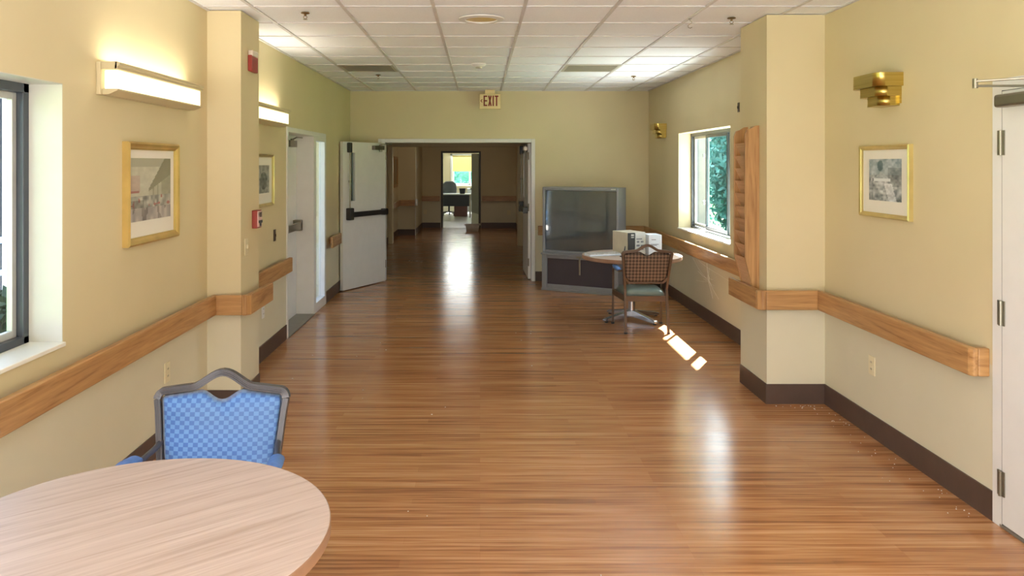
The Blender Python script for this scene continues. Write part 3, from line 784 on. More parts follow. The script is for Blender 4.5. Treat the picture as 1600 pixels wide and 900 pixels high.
def framed(name_label, d, xw, y0, y1, z0, z1, mw, border, art, gm, frame_w=0.03, depth=0.028, cat='picture', nu=52, nv=58):
    """picture on a side wall; d=+1: hangs on the left wall (faces +x), -1: right wall"""
    t = thing('framed_print', name_label, cat, (xw, (y0+y1)/2, z0), world=True)
    X = lambda a, b: (min(xw+d*a, xw+d*b), max(xw+d*a, xw+d*b))
    # mitred moulding with a stepped profile
    prof = [(0, 0.0), (0, depth*0.8), (frame_w*0.25, depth), (frame_w*0.6, depth*0.85), (frame_w*0.8, depth*0.62), (frame_w, depth*0.55), (frame_w, 0.0)]
    b = MB(); rings = []
    for (cy, cz, sy, sz) in ((y0, z0, 1, 1), (y1, z0, -1, 1), (y1, z1, -1, -1), (y0, z1, 1, -1)):
        rings.append([(xw+d*h, cy+sy*w_, cz+sz*w_) for (w_, h) in prof])
    n = len(prof)
    i = b._a([p for r_ in rings for p in r_])
    for k in range(4):
        k2 = (k+1) % 4
        for j in range(n):
            j2 = (j+1) % n
            b.f.append((i+k*n+j, i+k2*n+j, i+k2*n+j2, i+k*n+j2)); b.sm.append(False)
    b.build('frame', gm, t)
    a0, a1 = X(0.0, depth*0.35); fw = frame_w
    MB().box(a0, a1, y0+fw*0.9, y1-fw*0.9, z0+fw*0.9, z1-fw*0.9).build('mat_board', M['mat'], t)
    bl, br_, bb_, bt_ = border
    A, B, C, D = y0+fw+bl, y1-fw-br_, z0+fw+bb_, z1-fw-bt_
    me = MB(); xx = xw+d*(depth*0.35+0.0015)
    cols = []
    for iv in range(nv):
        for iu in range(nu):
            u0, u1, v0, v1 = iu/nu, (iu+1)/nu, iv/nv, (iv+1)/nv
            if d > 0: P = lambda u, v: (xx, A+(B-A)*u, C+(D-C)*v)
            else: P = lambda u, v: (xx, B-(B-A)*u, C+(D-C)*v)
            me.face([P(u0, v0), P(u1, v0), P(u1, v1), P(u0, v1)])
            cols.append(art((u0+u1)/2, (v0+v1)/2))
    o = me.build('print', M['artp'], t)
    ca = o.data.color_attributes.new('print', 'FLOAT_COLOR', 'CORNER')
    for p, c in zip(o.data.polygons, cols):
        for li in p.loop_indices: ca.data[li].color = (max(0, c[0])**1.6, max(0, c[1])**1.6, max(0, c[2])**1.6, 1)
    return t
framed('gold framed print of a street crowd on the near left wall, under the lamp', 1, XL, 4.08, 4.77, 1.25, 1.808, 0.03, (0.025, 0.05, 0.085, 0.045), art_street, M['gold'], 0.042, 0.04)
framed('framed grey print half hidden behind the left pillar', 1, XL, 6.42, 7.0, 1.32, 1.775, 0.03, (0.09, 0.09, 0.09, 0.07), art_mono, M['goldp'], 0.028)
framed('gold framed print of a cottage below the near brass sconce', -1, XR, 4.38, 4.955, 1.365, 1.802, 0.03, (0.07, 0.075, 0.075, 0.055), art_cottage, M['goldp'], 0.028, 0.03)
framed('oak framed picture on the dim left wall of the far corridor', 1, CXL, 17.5, 18.3, 1.15, 1.86, 0.03, (0.0, 0.0, 0.0, 0.0), lambda u, v: (0.4, 0.3, 0.16), M['oak_z'], 0.07, 0.03, nu=4, nv=4)

# ------------------------------------------------------------------ wall devices
def text_boxes(mb, word, origin, ux, uz, nrm, h, w, gap, sw, th):
    """block letters from strokes; ux/uz in-plane unit vectors, nrm outward"""
    O, U, Z, N = Vector(origin), Vector(ux), Vector(uz), Vector(nrm)
    def stroke(a, b, k=sw):
        a3 = O+U*a[0]+Z*a[1]; b3 = O+U*b[0]+Z*b[1]; t = (b3-a3).normalized(); s_ = t.cross(N)*k/2
        pts = [a3+s_, a3-s_, b3-s_, b3+s_]
        i = mb._a(pts+[p+N*th for p in pts])
        for q_ in ((0,1,2,3),(4,5,6,7),(0,1,5,4),(1,2,6,5),(2,3,7,6),(3,0,4,7)): mb.f.append(tuple(i+k_ for k_ in q_)); mb.sm.append(False)
    x = 0.0
    for ch in word:
        s2 = sw/2
        if ch == 'E':
            stroke((x+s2, 0), (x+s2, h))
            for zz in (s2, h/2, h-s2): stroke((x, zz), (x+w, zz))
        elif ch == 'F':
            stroke((x+s2, 0), (x+s2, h))
            for zz in (h/2, h-s2): stroke((x, zz), (x+w, zz))
        elif ch == 'X': stroke((x+s2, 0), (x+w-s2, h)); stroke((x+w-s2, 0), (x+s2, h))
        elif ch == 'I':
            stroke((x+s2, 0), (x+s2, h)); x += sw+gap; continue
        elif ch == 'T': stroke((x+w/2, 0), (x+w/2, h)); stroke((x, h-s2), (x+w, h-s2))
        elif ch == 'R':
            stroke((x+s2, 0), (x+s2, h)); stroke((x, h-s2), (x+w, h-s2)); stroke((x, h/2), (x+w, h/2))
            stroke((x+w-s2, h/2), (x+w-s2, h)); stroke((x+s2, h/2), (x+w-s2, 0))
        elif ch == '<': stroke((x+w, h*0.36), (x, h*0.5), sw*0.75); stroke((x, h*0.5), (x+w, h*0.64), sw*0.75)
        x += w+gap
    return mb
# exit sign
ex, ey, ez = 0.142, 11.10, 2.468
t = thing('exit_sign', 'cream exit sign with red letters hanging from the ceiling over the double doors', 'exit sign', (ex, ey, ez), world=True)
MB().box(ex-0.15, ex+0.15, ey-0.025, ey+0.025, ez, ez+0.215).build('housing', M['exitw'], t, 0.006)
MB().box(ex-0.07, ex+0.07, ey-0.02, ey+0.02, ez+0.215, H).build('canopy', M['exitw'], t, 0.004)
lb = text_boxes(MB(), 'EXIT', (ex-0.092, ey-0.025, ez+0.042), (1,0,0), (0,0,1), (0,-1,0), 0.148, 0.052, 0.012, 0.019, 0.002)
text_boxes(lb, '<', (ex-0.132, ey-0.025, ez+0.042), (1,0,0), (0,0,1), (0,-1,0), 0.148, 0.022, 0.01, 0.014, 0.002)
lb.build('lettering', M['exitr'], t, label='red EXIT lettering with an arrow to the left')
# fire alarm strobe and pull station on the left pillar
t = thing('fire_alarm_strobe', 'red fire alarm strobe high on the left pillar side', 'fire alarm', (PLX, 5.57, 2.345), world=True)
MB().box(PLX, PLX+0.03, 5.505, 5.66, 2.345, 2.46).build('body', M['red'], t, 0.006)
MB().box(PLX, PLX+0.034, 5.51, 5.655, 2.45, 2.495).build('lens', M['lens'], t, 0.008)
t = thing('fire_pull_station', 'red fire alarm pull station on the left pillar above the handrail', 'fire alarm', (PLX, 5.66, 1.225), world=True)
MB().box(PLX, PLX+0.038, 5.605, 5.72, 1.225, 1.355).build('body', M['red'], t, 0.004)
MB().box(PLX+0.038, PLX+0.043, 5.612, 5.714, 1.236, 1.348).build('front_plate', M['pinkw'], t, 0.002)
text_boxes(MB(), 'FIRE', (PLX+0.043, 5.62, 1.305), (0,1,0), (0,0,1), (1,0,0), 0.034, 0.02, 0.008, 0.007, 0.0012).build('lettering', M['black'], t)
MB().box(PLX+0.043, PLX+0.052, 5.625, 5.70, 1.262, 1.282).box(PLX+0.043, PLX+0.052, 5.652, 5.672, 1.24, 1.264).build('pull_handle', M['dark'], t, 0.002)
def plate_x(name, label, cat, xw, d, yc, zc, w, h, mat, kind, group=None):
    t = thing(name, label, cat, (xw, yc, zc-h/2), world=True, group=group)
    X = lambda a, b: (min(xw+d*a, xw+d*b), max(xw+d*a, xw+d*b))
    a0, a1 = X(0, 0.006)
    MB().box(a0, a1, yc-w/2, yc+w/2, zc-h/2, zc+h/2).build('cover_plate', mat, t, 0.002)
    if kind == 'outlet':
        for dz in (-0.021, 0.021):
            a0, a1 = X(0.006, 0.008); k = MB().box(a0, a1, yc-0.017, yc+0.017, zc+dz-0.014, zc+dz+0.014)
            so = k.build('socket', mat, t, 0.001)
            a0, a1 = X(0.008, 0.0088)
            sub(so, 'slots', MB().box(a0, a1, yc-0.008, yc-0.005, zc+dz-0.005, zc+dz+0.006).box(a0, a1, yc+0.005, yc+0.008, zc+dz-0.005, zc+dz+0.006), M['dark'])
    else:
        a0, a1 = X(0.006, 0.016); MB().box(a0, a1, yc-0.006, yc+0.006, zc-0.013, zc+0.013).build('toggle', mat, t, 0.002)
    return t
plate_x('wall_outlet', 'ivory wall outlet low on the left wall behind the blue chair', 'outlet', XL, 1, 4.66, 0.446, 0.075, 0.118, M['ivory'], 'outlet', 'ivory wall outlets')
plate_x('wall_outlet', 'ivory wall outlet below the near right handrail', 'outlet', XR, -1, 4.836, 0.441, 0.075, 0.118, M['ivory'], 'outlet', 'ivory wall outlets')
plate_x('wall_outlet', 'white wall outlet beside the left pillar, below the short handrail', 'outlet', XL, 1, 6.72, 0.42, 0.075, 0.118, M['white'], 'outlet', 'ivory wall outlets')
plate_x('light_switch', 'ivory light switch on the left pillar below the red pull station', 'switch', PLX, 1, 5.465, 1.11, 0.075, 0.118, M['ivory'], 'switch')
plate_x('light_switch', 'small dark switch on the left wall before the exit door', 'switch', XL, 1, 7.10, 1.04, 0.07, 0.105, M['bronze'], 'switch')
plate_x('door_chime_plate', 'small dark plate high on the wall left of the right pillar', 'wall plate', XR, -1, 7.33, 2.22, 0.05, 0.09, M['bronze'], 'switch')
def plate_y(label, xc, yw, zc, mat):
    t = thing('wall_outlet', label, 'outlet', (xc, yw, zc-0.06), world=True, group='corridor end outlets')
    MB().box(xc-0.045, xc+0.045, yw-0.006, yw, zc-0.06, zc+0.06).build('cover_plate', mat, t, 0.002)
    MB().box(xc-0.017, xc+0.017, yw-0.009, yw-0.006, zc-0.035, zc+0.035).build('socket', mat, t, 0.001)
plate_y('pale outlet on the dim corridor end wall, right of the office doorway', 0.76, 20.6, 0.40, M['ivory'])
plate_y('pale outlet on the dim corridor end wall, left of the office doorway', -1.45, 20.6, 0.42, M['ivory'])
o = MB().box(-1.535, -1.522, 18.47, 18.505, 0, 0.66).build('corner_guard', M['white'], None, 0.002, origin=(-1.53, 18.49, 0)); tag(o, 'white corner guard on the far corridor wall corner', 'corner guard')
o = MB().box(-1.50, -1.40, 18.46, 18.50, 0.70, 0.88); 
o = MB().box(-1.53, -1.47, 18.44, 18.52, 0.70, 0.86).build('rail_end_bracket', M['alu'], None, 0.01, origin=(-1.5, 18.48, 0.7)); tag(o, 'small pale metal bracket at the end of the far corridor handrail', 'rail bracket')  # pale block for the bracket at the rail's end

# ------------------------------------------------------------------ ceiling fittings
def ceil_pt(px, py):
    Z = F*(H-CAMZ)/(256-py); return ((px-750)*Z/F, Z)
lab = ['rusty sprinkler head in the ceiling above the near left side', 'rusty sprinkler head beyond the left ceiling vent', 'rusty sprinkler head beside the ceiling hook, near the right pillar', 'rusty sprinkler head beyond the right ceiling vent']
first = None
for L_, (px, py) in zip(lab, ((477, 20), (591, 117), (1143, 28), (990, 119))):
    X_, Y_ = ceil_pt(px, py)
    if first is None:
        t = thing('fire_sprinkler', L_, 'sprinkler', (X_, Y_, H), group='ceiling sprinklers')
        MB().lathe([(0.04, 0.0), (0.042, -0.006), (0.02, -0.012)], n=24).build('escutcheon', M['rust'], t)
        b = MB().cyl((0, 0, -0.01), (0, 0, -0.028), 0.011); b.tube([(-0.012, 0, -0.026), (-0.018, 0, -0.042), (0, 0, -0.056)], 0.003, 6); b.tube([(0.012, 0, -0.026), (0.018, 0, -0.042), (0, 0, -0.056)], 0.003, 6)
        b.build('sprinkler_body', M['rust'], t)
        MB().lathe([(0.0, -0.055), (0.022, -0.057), (0.022, -0.060), (0.0, -0.060)], n=16).build('deflector', M['steel'], t)
        t.scale = (0.72, 0.72, 0.8); first = t
    else:
        c = copy_tree(first); c.location = (X_, Y_, H); c['label'] = L_
# vents filling one tile each
for (x0, L_) in ((-1.526, 'dusty grey ceiling vent on the left side'), (0.906, 'dusty grey ceiling vent on the right side')):
    y0 = 5.22+0.61*5; 
    t = thing('ceiling_vent', L_, 'vent', (x0+0.304, y0+0.305, H), world=True, group='ceiling vents')
    b = MB().box(x0+0.012, x0+0.04, y0+0.01, y0+0.60, H-0.006, H+0.004).box(x0+0.568, x0+0.596, y0+0.01, y0+0.60, H-0.006, H+0.004).box(x0+0.04, x0+0.568, y0+0.01, y0+0.035, H-0.006, H+0.004).box(x0+0.04, x0+0.568, y0+0.575, y0+0.60, H-0.006, H+0.004)
    b.build('vent_frame', M['vent'], t)
    b = MB(); n = 22
    for k in range(n):
        yy = y0+0.04+0.535*k/n
        b.prism([(yy, H-0.004), (yy+0.006, H-0.004), (yy+0.022, H+0.005), (yy+0.016, H+0.005)], 'x', x0+0.04, x0+0.568)
    b.build('louvers', M['vent'], t)
X_, Y_ = ceil_pt(752, 29)
t = thing('recessed_downlight', 'round recessed ceiling light with a yellowed lens', 'ceiling light', (X_, Y_, H))
MB().lathe([(0.165, 0.0), (0.163, -0.008), (0.115, -0.014), (0.112, -0.004)], n=48).build('trim_ring', M['white'], t)
MB().lathe([(0.113, -0.005), (0.06, -0.010), (0.0001, -0.012)], n=40).build('lens', M['yel'], t)
X_, Y_ = ceil_pt(748, 99)
t = thing('smoke_detector', 'small white smoke detector on the ceiling before the exit sign', 'smoke detector', (X_, Y_, H))
MB().lathe([(0.075, 0.0), (0.075, -0.012), (0.06, -0.03), (0.04, -0.04), (0.0001, -0.042)], n=32).build('housing', M['white'], t)
MB().lathe([(0.036, -0.041), (0.03, -0.052), (0.0001, -0.053)], n=20).build('sensor_cap', M['vent'], t)
X_, Y_ = ceil_pt(1078, 29)
b = MB(); pts = [(0, 0, 0), (0, 0, -0.012)]+[(0.016*math.sin(a), 0, -0.030+0.016*math.cos(a)*1.0) for a in [k*PI/8 for k in range(0, 8)]]+[(-0.018*math.sin(a)+0.004, 0, -0.058-0.014*math.cos(a)*-1) for a in [k*PI/8 for k in range(0, 0)]]
pts = [(0, 0, 0.0), (0, 0, -0.014), (0.014, 0, -0.022), (0.012, 0, -0.034), (-0.002, 0, -0.04), (-0.014, 0, -0.05), (-0.012, 0, -0.064), (0.002, 0, -0.07), (0.015, 0, -0.062)]
b.tube(pts, 0.0028, 8); b.lathe([(0.014, 0.0), (0.014, -0.004), (0.0001, -0.006)], n=16)
o = b.build('ceiling_hook', M['steel'], None); o.location = (X_, Y_, H); tag(o, 'small s-shaped metal hook hanging from the ceiling grid', 'hook')

# ------------------------------------------------------------------ file rack on the right pillar
t = thing('wall_file_rack', 'tall oak wall file rack with stacked pockets on the right pillar', 'file rack', (PRX, 5.77, 0.76), world=True)
def sideprof(dz=0):
    return [(PRX, 0.76), (PRX-0.045, 0.76), (PRX-0.052, 0.80), (PRX-0.104, 1.01), (PRX-0.104, 1.90), (PRX-0.09, 1.935), (PRX-0.06, 1.945), (PRX-0.03, 1.965), (PRX, 1.968)]
for ya, yb in ((5.645, 5.661), (5.885, 5.901)):
    MB().prism(sideprof(), 'y', ya, yb).build('side_panel', M['oak_z'], t, 0.002)
bk = [(5.661, 0.76), (5.885, 0.76), (5.885, 1.90), (5.86, 1.905), (5.83, 1.93), (5.80, 1.965), (5.661, 1.968)]
MB().prism(bk, 'x', PRX-0.012, PRX).build('back_panel', M['oak_z'], t)
for k in range(9):
    zt = 1.842-0.0925*k
    MB().prism([(PRX-0.100, zt), (PRX-0.092, zt), (PRX-0.040, zt-0.104), (PRX-0.048, zt-0.104)], 'y', 5.661, 5.885).build('pocket_front', M['oak_slat'], t)
for (zt, x0, zb, x1) in ((1.008, 0.100, 0.875, 0.062), (0.90, 0.064, 0.77, 0.034)):
    MB().prism([(PRX-x0, zt), (PRX-x0+0.008, zt), (PRX-x1+0.008, zb), (PRX-x1, zb)], 'y', 5.661, 5.885).build('pocket_front', M['oak_slat'], t)

# ------------------------------------------------------------------ projection television
t = thing('projection_television', 'big grey rear projection television standing by the far wall', 'television', (0.838, 10.5, 0), math.atan2(-0.47, 0.883))
WT, HT = 1.06, 1.38
b = MB()     # upper cabinet: frame around the screen, tapered back
b.box(0, 0.03, 0, 0.32, 0.50, HT).box(WT-0.03, WT, 0, 0.32, 0.50, HT).box(0.03, WT-0.03, 0, 0.32, HT-0.045, HT).box(0.03, WT-0.03, 0.0, 0.32, 0.50, 0.535)
b.build('screen_cabinet', M['tvg'], t, 0.008)
MB().prism([(0.0, 0.32), (WT, 0.32), (WT-0.28, 0.50), (0.28, 0.50)], 'z', 0.0, HT-0.06).build('rear_housing', M['black'], t, 0.01)
sc = MB()     # slightly bowed protective screen
n = 20
P = lambda i, j: (0.03+(WT-0.06)*i/n, 0.046-0.024*(1-(2*i/n-1)**2)-0.020*(1-(2*j/12-1)**2), 0.535+(HT-0.58)*j/12)
for i in range(n):
    for j in range(12): sc.face([P(i, j), P(i+1, j), P(i+1, j+1), P(i, j+1)], True)
sc.build('screen', M['screen'], t)
MB().prism([(-0.012, 0.0), (-0.012, -0.03), (0.05, -0.055), (WT-0.05, -0.055), (WT+0.012, -0.03), (WT+0.012, 0.0), (WT+0.012, 0.30), (-0.012, 0.30)], 'z', 0.475, 0.50).build('lip_shelf', M['tvg'], t, 0.006)
b = MB()
b.box(0, 0.075, -0.02, 0.32, 0.03, 0.475).box(WT-0.075, WT, -0.02, 0.32, 0.03, 0.475).box(0.075, WT-0.075, -0.02, 0.32, 0.43, 0.475).box(0.075, WT-0.075, -0.02, 0.32, 0.03, 0.085)
b.build('base_cabinet', M['tvg'], t, 0.006)
MB().box(0.075, WT-0.075, 0.0, 0.30, 0.085, 0.43).build('speaker_grille', M['tvd'], t)
MB().prism([(-0.005, -0.03), (WT*0.5, -0.05), (WT+0.005, -0.03), (WT+0.005, 0.32), (-0.005, 0.32)], 'z', 0.0, 0.032).build('plinth', M['tvg'], t, 0.004)
MB().box(WT*0.5-0.03, WT*0.5+0.045, -0.04, -0.012, 0.452, 0.49).box(WT*0.5-0.002, WT*0.5+0.022, -0.03, -0.02, 0.23, 0.455).build('latch_strap', M['steel'], t, 0.004, label='pale metal strap hanging from the shelf lip')
MB().box(WT-0.10, WT-0.035, -0.003, 0.0, HT-0.026, HT-0.014).build('badge', M['alu'], t)

# ------------------------------------------------------------------ tables
def make_table(label, loc, rz, hz=0.69, r_=0.535):
    t = thing('round_table', label, 'table', loc, rz, 'round pedestal tables')
    MB().lathe([(0.0001, hz), (r_-0.003, hz), (r_, hz-0.002)], n=96, smooth=False).lathe([(r_-0.03, hz-0.034), (0.0001, hz-0.034)], n=96, smooth=False).build('table_top', M['ttop'], t)
    MB().lathe([(r_, hz-0.001), (r_+0.0008, hz-0.006), (r_+0.0008, hz-0.034), (r_-0.012, hz-0.044), (r_-0.03, hz-0.044), (r_-0.03, hz-0.03)], n=96).build('edge_band', M['tedge'], t)
    MB().lathe([(0.038, 0.06), (0.038, hz-0.045)], n=28).lathe([(0.13, hz-0.05), (0.13, hz-0.035)], n=28).build('pedestal', M['chrome'], t)
    for k in range(4):
        a = math.radians(45+90*k); c_, s_ = math.cos(a), math.sin(a)
        X4 = Matrix.Rotation(a, 4, 'Z')
        b = MB(X4)
        prof = [(0.02, 0.03), (0.02, 0.10), (0.06, 0.10), (0.36, 0.045), (0.385, 0.035), (0.385, 0.015), (0.36, 0.012)]
        b.prism(prof, 'y', -0.026, 0.026)
        ft = b.build('foot', M['chrome'], t, 0.006)
        sub(ft, 'glide', MB(X4).cyl((0.355, 0, 0), (0.355, 0, 0.016), 0.018), M['black'])
    return t
make_table('round wood-grain table in the near left corner before the blue chair', (-0.95, 2.12, 0), 0)
make_table('round table with the computer on it, in front of the television', (1.65, 8.50, 0), math.radians(-14), 0.70)

# ------------------------------------------------------------------ chairs
def bez(p0, p1, p2, p3, n):
    out = []
    for k in range(n+1):
        u = k/n; out.append(tuple((1-u)**3*a+3*u*(1-u)**2*b+3*u*u*(1-u)*c+u**3*d for a, b, c, d in zip(p0, p1, p2, p3)))
    return out
def yb_(z):                                       # the backrest leans back above the seat
    return -0.20-0.20*max(0.0, z-0.44)
def make_chair(label, loc, rz, frame, front, rear, seatm, padm, group):
    t = thing('dining_chair', label, 'chair', loc, rz, group)
    hw = 0.245
    def xs(z): return 0.208+(hw-0.208)*min(1, max(0, (z-0.45)/0.36))
    # crest rail with a raised handhold arch and rounded shoulders
    def crest(u):
        a_ = min(1, abs(u)/0.46)
        return 0.812+0.026*(1-abs(u)**1.3)+0.044*(0.5+0.5*math.cos(PI*a_))**0.8
    P_ = []
    for k in range(33):
        u = -0.90+1.80*k/32; P_.append((u*hw, crest(u)))
    zc = crest(0.90)
    def shoulder(s_):
        return [(s_*(hw*0.90+0.0245*math.sin(PI/2*q_/5)), zc-0.0295*(1-math.cos(PI/2*q_/5))) for q_ in range(1, 6)]
    P_ = shoulder(-1)[::-1]+P_+shoulder(1)
    zs = P_[0][1]
    for s_ in (-1, 1):                            # rear leg and stile in one sweep
        pts = [(s_*0.213, -0.265, 0.0), (s_*0.210, -0.225, 0.25), (s_*0.208, yb_(0.44), 0.44)]
        pts += [(s_*xs(z), yb_(z), z) for z in (0.55, 0.66, 0.74)]+[(s_*hw, yb_(zs), zs)]
        MB().bar(pts, 0.024, 0.030, (0, 1, 0)).build('stile', frame, t, 0.004)
    b = MB().bar([(x_, yb_(z_), z_) for x_, z_ in P_], 0.026, 0.028, (0, 1, 0))
    for s_ in (-1, 1):                            # fine ribs along the crest and stiles
        for o_ in (-0.007, 0.0, 0.007):
            b.bar([(s_*(xs(z)+o_), yb_(z)+0.0155, z) for z in (0.52, 0.60, 0.68, 0.74)]+[(s_*(hw+o_), yb_(zs)+0.0155, zs)], 0.004, 0.004, (0, 1, 0))
    for o_ in (-0.007, 0.0, 0.007):
        b.bar([(x_, yb_(z_+o_)+0.0145, z_+o_) for x_, z_ in P_[4:-4]], 0.004, 0.004, (0, 1, 0))
    b.build('crest_rail', frame, t)
    for s_ in (-1, 1):
        pts = [(s_*0.255, 0.245, 0.0), (s_*0.253, 0.235, 0.30), (s_*0.252, 0.230, 0.50)]
        pts += bez((s_*0.252, 0.230, 0.52), (s_*0.252, 0.228, 0.60), (s_*0.255, 0.20, 0.612), (s_*0.258, 0.10, 0.612), 6)
        pts += [(s_*0.262, 0.0, 0.606), (s_*0.25, -0.10, 0.604), (s_*0.226, -0.20, 0.622), (s_*0.222, yb_(0.64), 0.632)]
        ff = MB().tube(pts, 0.0115, 10)
        a = ff.build('front_leg_and_arm', frame, t)
        pad = MB().tube([(s_*0.256, 0.19, 0.62), (s_*0.258, 0.10, 0.632), (s_*0.262, 0.0, 0.629), (s_*0.254, -0.07, 0.622), (s_*0.249, -0.10, 0.614)], [0.010, 0.019, 0.020, 0.019, 0.010], 12, 1.45)
        pad.build('arm_pad', padm, t)
    MB().bar([(-0.205, yb_(0.4)+0.005, 0.34), (0.205, yb_(0.4)+0.005, 0.34)], 0.022, 0.056).bar([(-0.25, 0.235, 0.34), (0.25, 0.235, 0.34)], 0.022, 0.056)\
        .bar([(-0.208, -0.19, 0.34), (-0.252, 0.235, 0.34)], 0.022, 0.056).bar([(0.208, -0.19, 0.34), (0.252, 0.235, 0.34)], 0.022, 0.056).build('seat_frame', frame, t, 0.003)
    # seat cushion: domed pad
    b = MB(); n = 14
    def S_(i, j, top_):
        u, v = -1+2*i/n, -1+2*j/n
        w = 0.205+0.035*(v+1)/2
        ed = max(abs(u), abs(v))
        x_, y_ = u*w, 0.025+v*0.215
        k = 1-0.06*(abs(u*v))**3
        z = 0.368+(0.056*(1-ed**8)+0.012*(1-u*u)*(1-v*v) if top_ else 0.0)
        return (x_*k, y_*k, z)
    for i in range(n):
        for j in range(n):
            b.face([S_(i, j, True), S_(i+1, j, True), S_(i+1, j+1, True), S_(i, j+1, True)], True)
            b.face([S_(i, j, False), S_(i, j+1, False), S_(i+1, j+1, False), S_(i+1, j, False)])
    o = b.build('seat', seatm, t); weld(o)
    # back upholstery, dipped in the middle under the handhold
    def pad(y_off, bulge, mat, name, zlo=0.50):
        b = MB(); nu, nv = 36, 14
        def Q(i, j, k):
            u, v = -1+2*i/nu, j/nv
            dip = 0.042*(0.5+0.5*math.cos(PI*min(1, abs(u)/0.36)))
            zt = 0.799+0.026*(1-abs(u)**1.3)-dip-0.012*max(0, (abs(u)-0.93)/0.07)**2
            zb = zlo+0.02*abs(u)**6
            z = zb+(zt-zb)*v
            w = (xs(z)-0.013)*(1-0.16*max(0, 1-v*4)**2)
            ed = max(abs(u), abs(2*v-1))
            return (u*w, yb_(z)+y_off+(bulge*(1-ed**5) if k else 0.0), z)
        for i in range(nu):
            for j in range(nv):
                b.face([Q(i, j, 1), Q(i+1, j, 1), Q(i+1, j+1, 1), Q(i, j+1, 1)], True)
                b.face([Q(i, j, 0), Q(i, j+1, 0), Q(i+1, j+1, 0), Q(i+1, j, 0)])
        o = b.build(name, mat, t); weld(o); return o
    pad(0.0, 0.030, front, 'back_upholstery')
    pad(-0.001, -0.010, rear, 'back_panel')
    MB().bar([(-0.175, yb_(0.505), 0.502), (0.175, yb_(0.505), 0.502)], 0.02, 0.018).bar([(-0.208, yb_(0.55), 0.55), (-0.17, yb_(0.505), 0.502)], 0.02, 0.018, (0, 1, 0)).bar([(0.208, yb_(0.55), 0.55), (0.17, yb_(0.505), 0.502)], 0.02, 0.018, (0, 1, 0)).build('lower_back_rail', frame, t)
    for (x_, y_) in ((-0.213, -0.265), (0.213, -0.265), (-0.255, 0.245), (0.255, 0.245)):
        MB().cyl((x_, y_, 0), (x_, y_, 0.018), 0.0165).build('foot_cap', M['black'], t)
    return t
import bmesh
def weld(o):
    bm = bmesh.new(); bm.from_mesh(o.data); bmesh.ops.remove_doubles(bm, verts=bm.verts[:], dist=1e-5)
    bmesh.ops.recalc_face_normals(bm, faces=bm.faces[:])
    for f_ in bm.faces: f_.smooth = True
    bm.to_mesh(o.data); bm.free()
make_chair('blue checked dining chair pushed up to the near round table', (-0.985, 2.745, 0), PI+math.radians(2), M['gun'], M['blue'], M['weave'], M['blue'], M['bluepad'], 'dining armchairs')
make_chair('brown-backed dining chair seen from behind at the far table', (1.66, 8.02, 0), 0.0, M['brnframe'], M['blue'], M['weave'], M['seatg'], M['bluepad'], 'dining armchairs')

# ------------------------------------------------------------------ things on the far table
TZ = 0.701
t = thing('computer_tower', 'small beige computer with a black front strip on the far table', 'computer', (1.60, 8.46, TZ), math.radians(22))
MB().box(-0.005, 0.225, 0.0, 0.30, 0, 0.243).build('case', M['beige'], t, 0.004)
MB().box(0.0, 0.085, -0.012, 0.0, 0.004, 0.24).build('bezel', M['black'], t, 0.003)
MB().box(0.035, 0.07, -0.015, -0.012, 0.205, 0.225).box(0.035, 0.07, -0.015, -0.012, 0.185, 0.195).build('drive_buttons', M['pcg'], t)
MB().box(0.09, 0.222, -0.01, 0.0, 0.004, 0.236).build('port_panel', M['pcg'], t, 0.002)
b = MB()
for (x_, z_, w_, h_) in ((0.105, 0.165, 0.07, 0.012), (0.11, 0.13, 0.03, 0.02), (0.16, 0.13, 0.035, 0.018), (0.105, 0.09, 0.04, 0.02), (0.16, 0.085, 0.04, 0.02), (0.105, 0.05, 0.09, 0.015)):
    b.box(x_, x_+w_, -0.012, -0.01, z_, z_+h_)
b.build('ports', M['ink'], t)
t = thing('carton', 'white carton standing right of the beige computer', 'box', (1.835, 8.49, TZ), math.radians(4))
MB().box(0, 0.145, 0, 0.22, 0, 0.215).build('body', M['pcw'], t, 0.003)
b = MB()
for (x_, z_, w_) in ((0.03, 0.16, 0.05), (0.02, 0.11, 0.09), (0.03, 0.10, 0.06)): b.box(x_, x_+w_, -0.001, 0.0, z_, z_+0.006)
b.build('printed_lines', M['ink'], t)
t = thing('keyboard', 'flat white keyboard lying at the left edge of the far table', 'keyboard', (1.33, 8.44, TZ), math.radians(18))
MB().prism([(-0.07, 0), (0.07, 0), (0.07, 0.028), (-0.07, 0.016)], 'x', -0.19, 0.19).build('keyboard_case', M['pcw'], t, 0.004)
b = MB()
for r_ in range(5):
    for c_ in range(14):
        x0 = -0.178+c_*0.0255; y0 = -0.058+r_*0.023
        b.box(x0, x0+0.021, y0, y0+0.018, 0.016, 0.030+(y0+0.058)*0.05)
b.build('keys', M['pcg'], t)
b = MB()
def cable(pts): b.tube([Vector(p) for p in pts], 0.0045, 8)
cable(bez((1.54, 8.33, 0.707), (1.42, 8.30, 0.71), (1.52, 8.20, 0.707), (1.66, 8.22, 0.706), 12))
cable(bez((1.54, 8.40, 0.708), (1.52, 8.34, 0.76), (1.45, 8.28, 0.72), (1.60, 8.26, 0.707), 12))
cable(bez((1.56, 8.42, 0.709), (1.56, 8.40, 0.80), (1.58, 8.44, 0.86), (1.54, 8.38, 0.709), 14))
cable(bez((1.55, 8.36, 0.706), (1.52, 8.24, 0.707), (1.56, 8.40, 0.712), (1.64, 8.30, 0.708), 12))
o = b.build('computer_cables', M['black'], None, origin=(1.5, 8.35, TZ)); tag(o, 'tangle of black cables between the keyboard and the beige computer', 'cables')

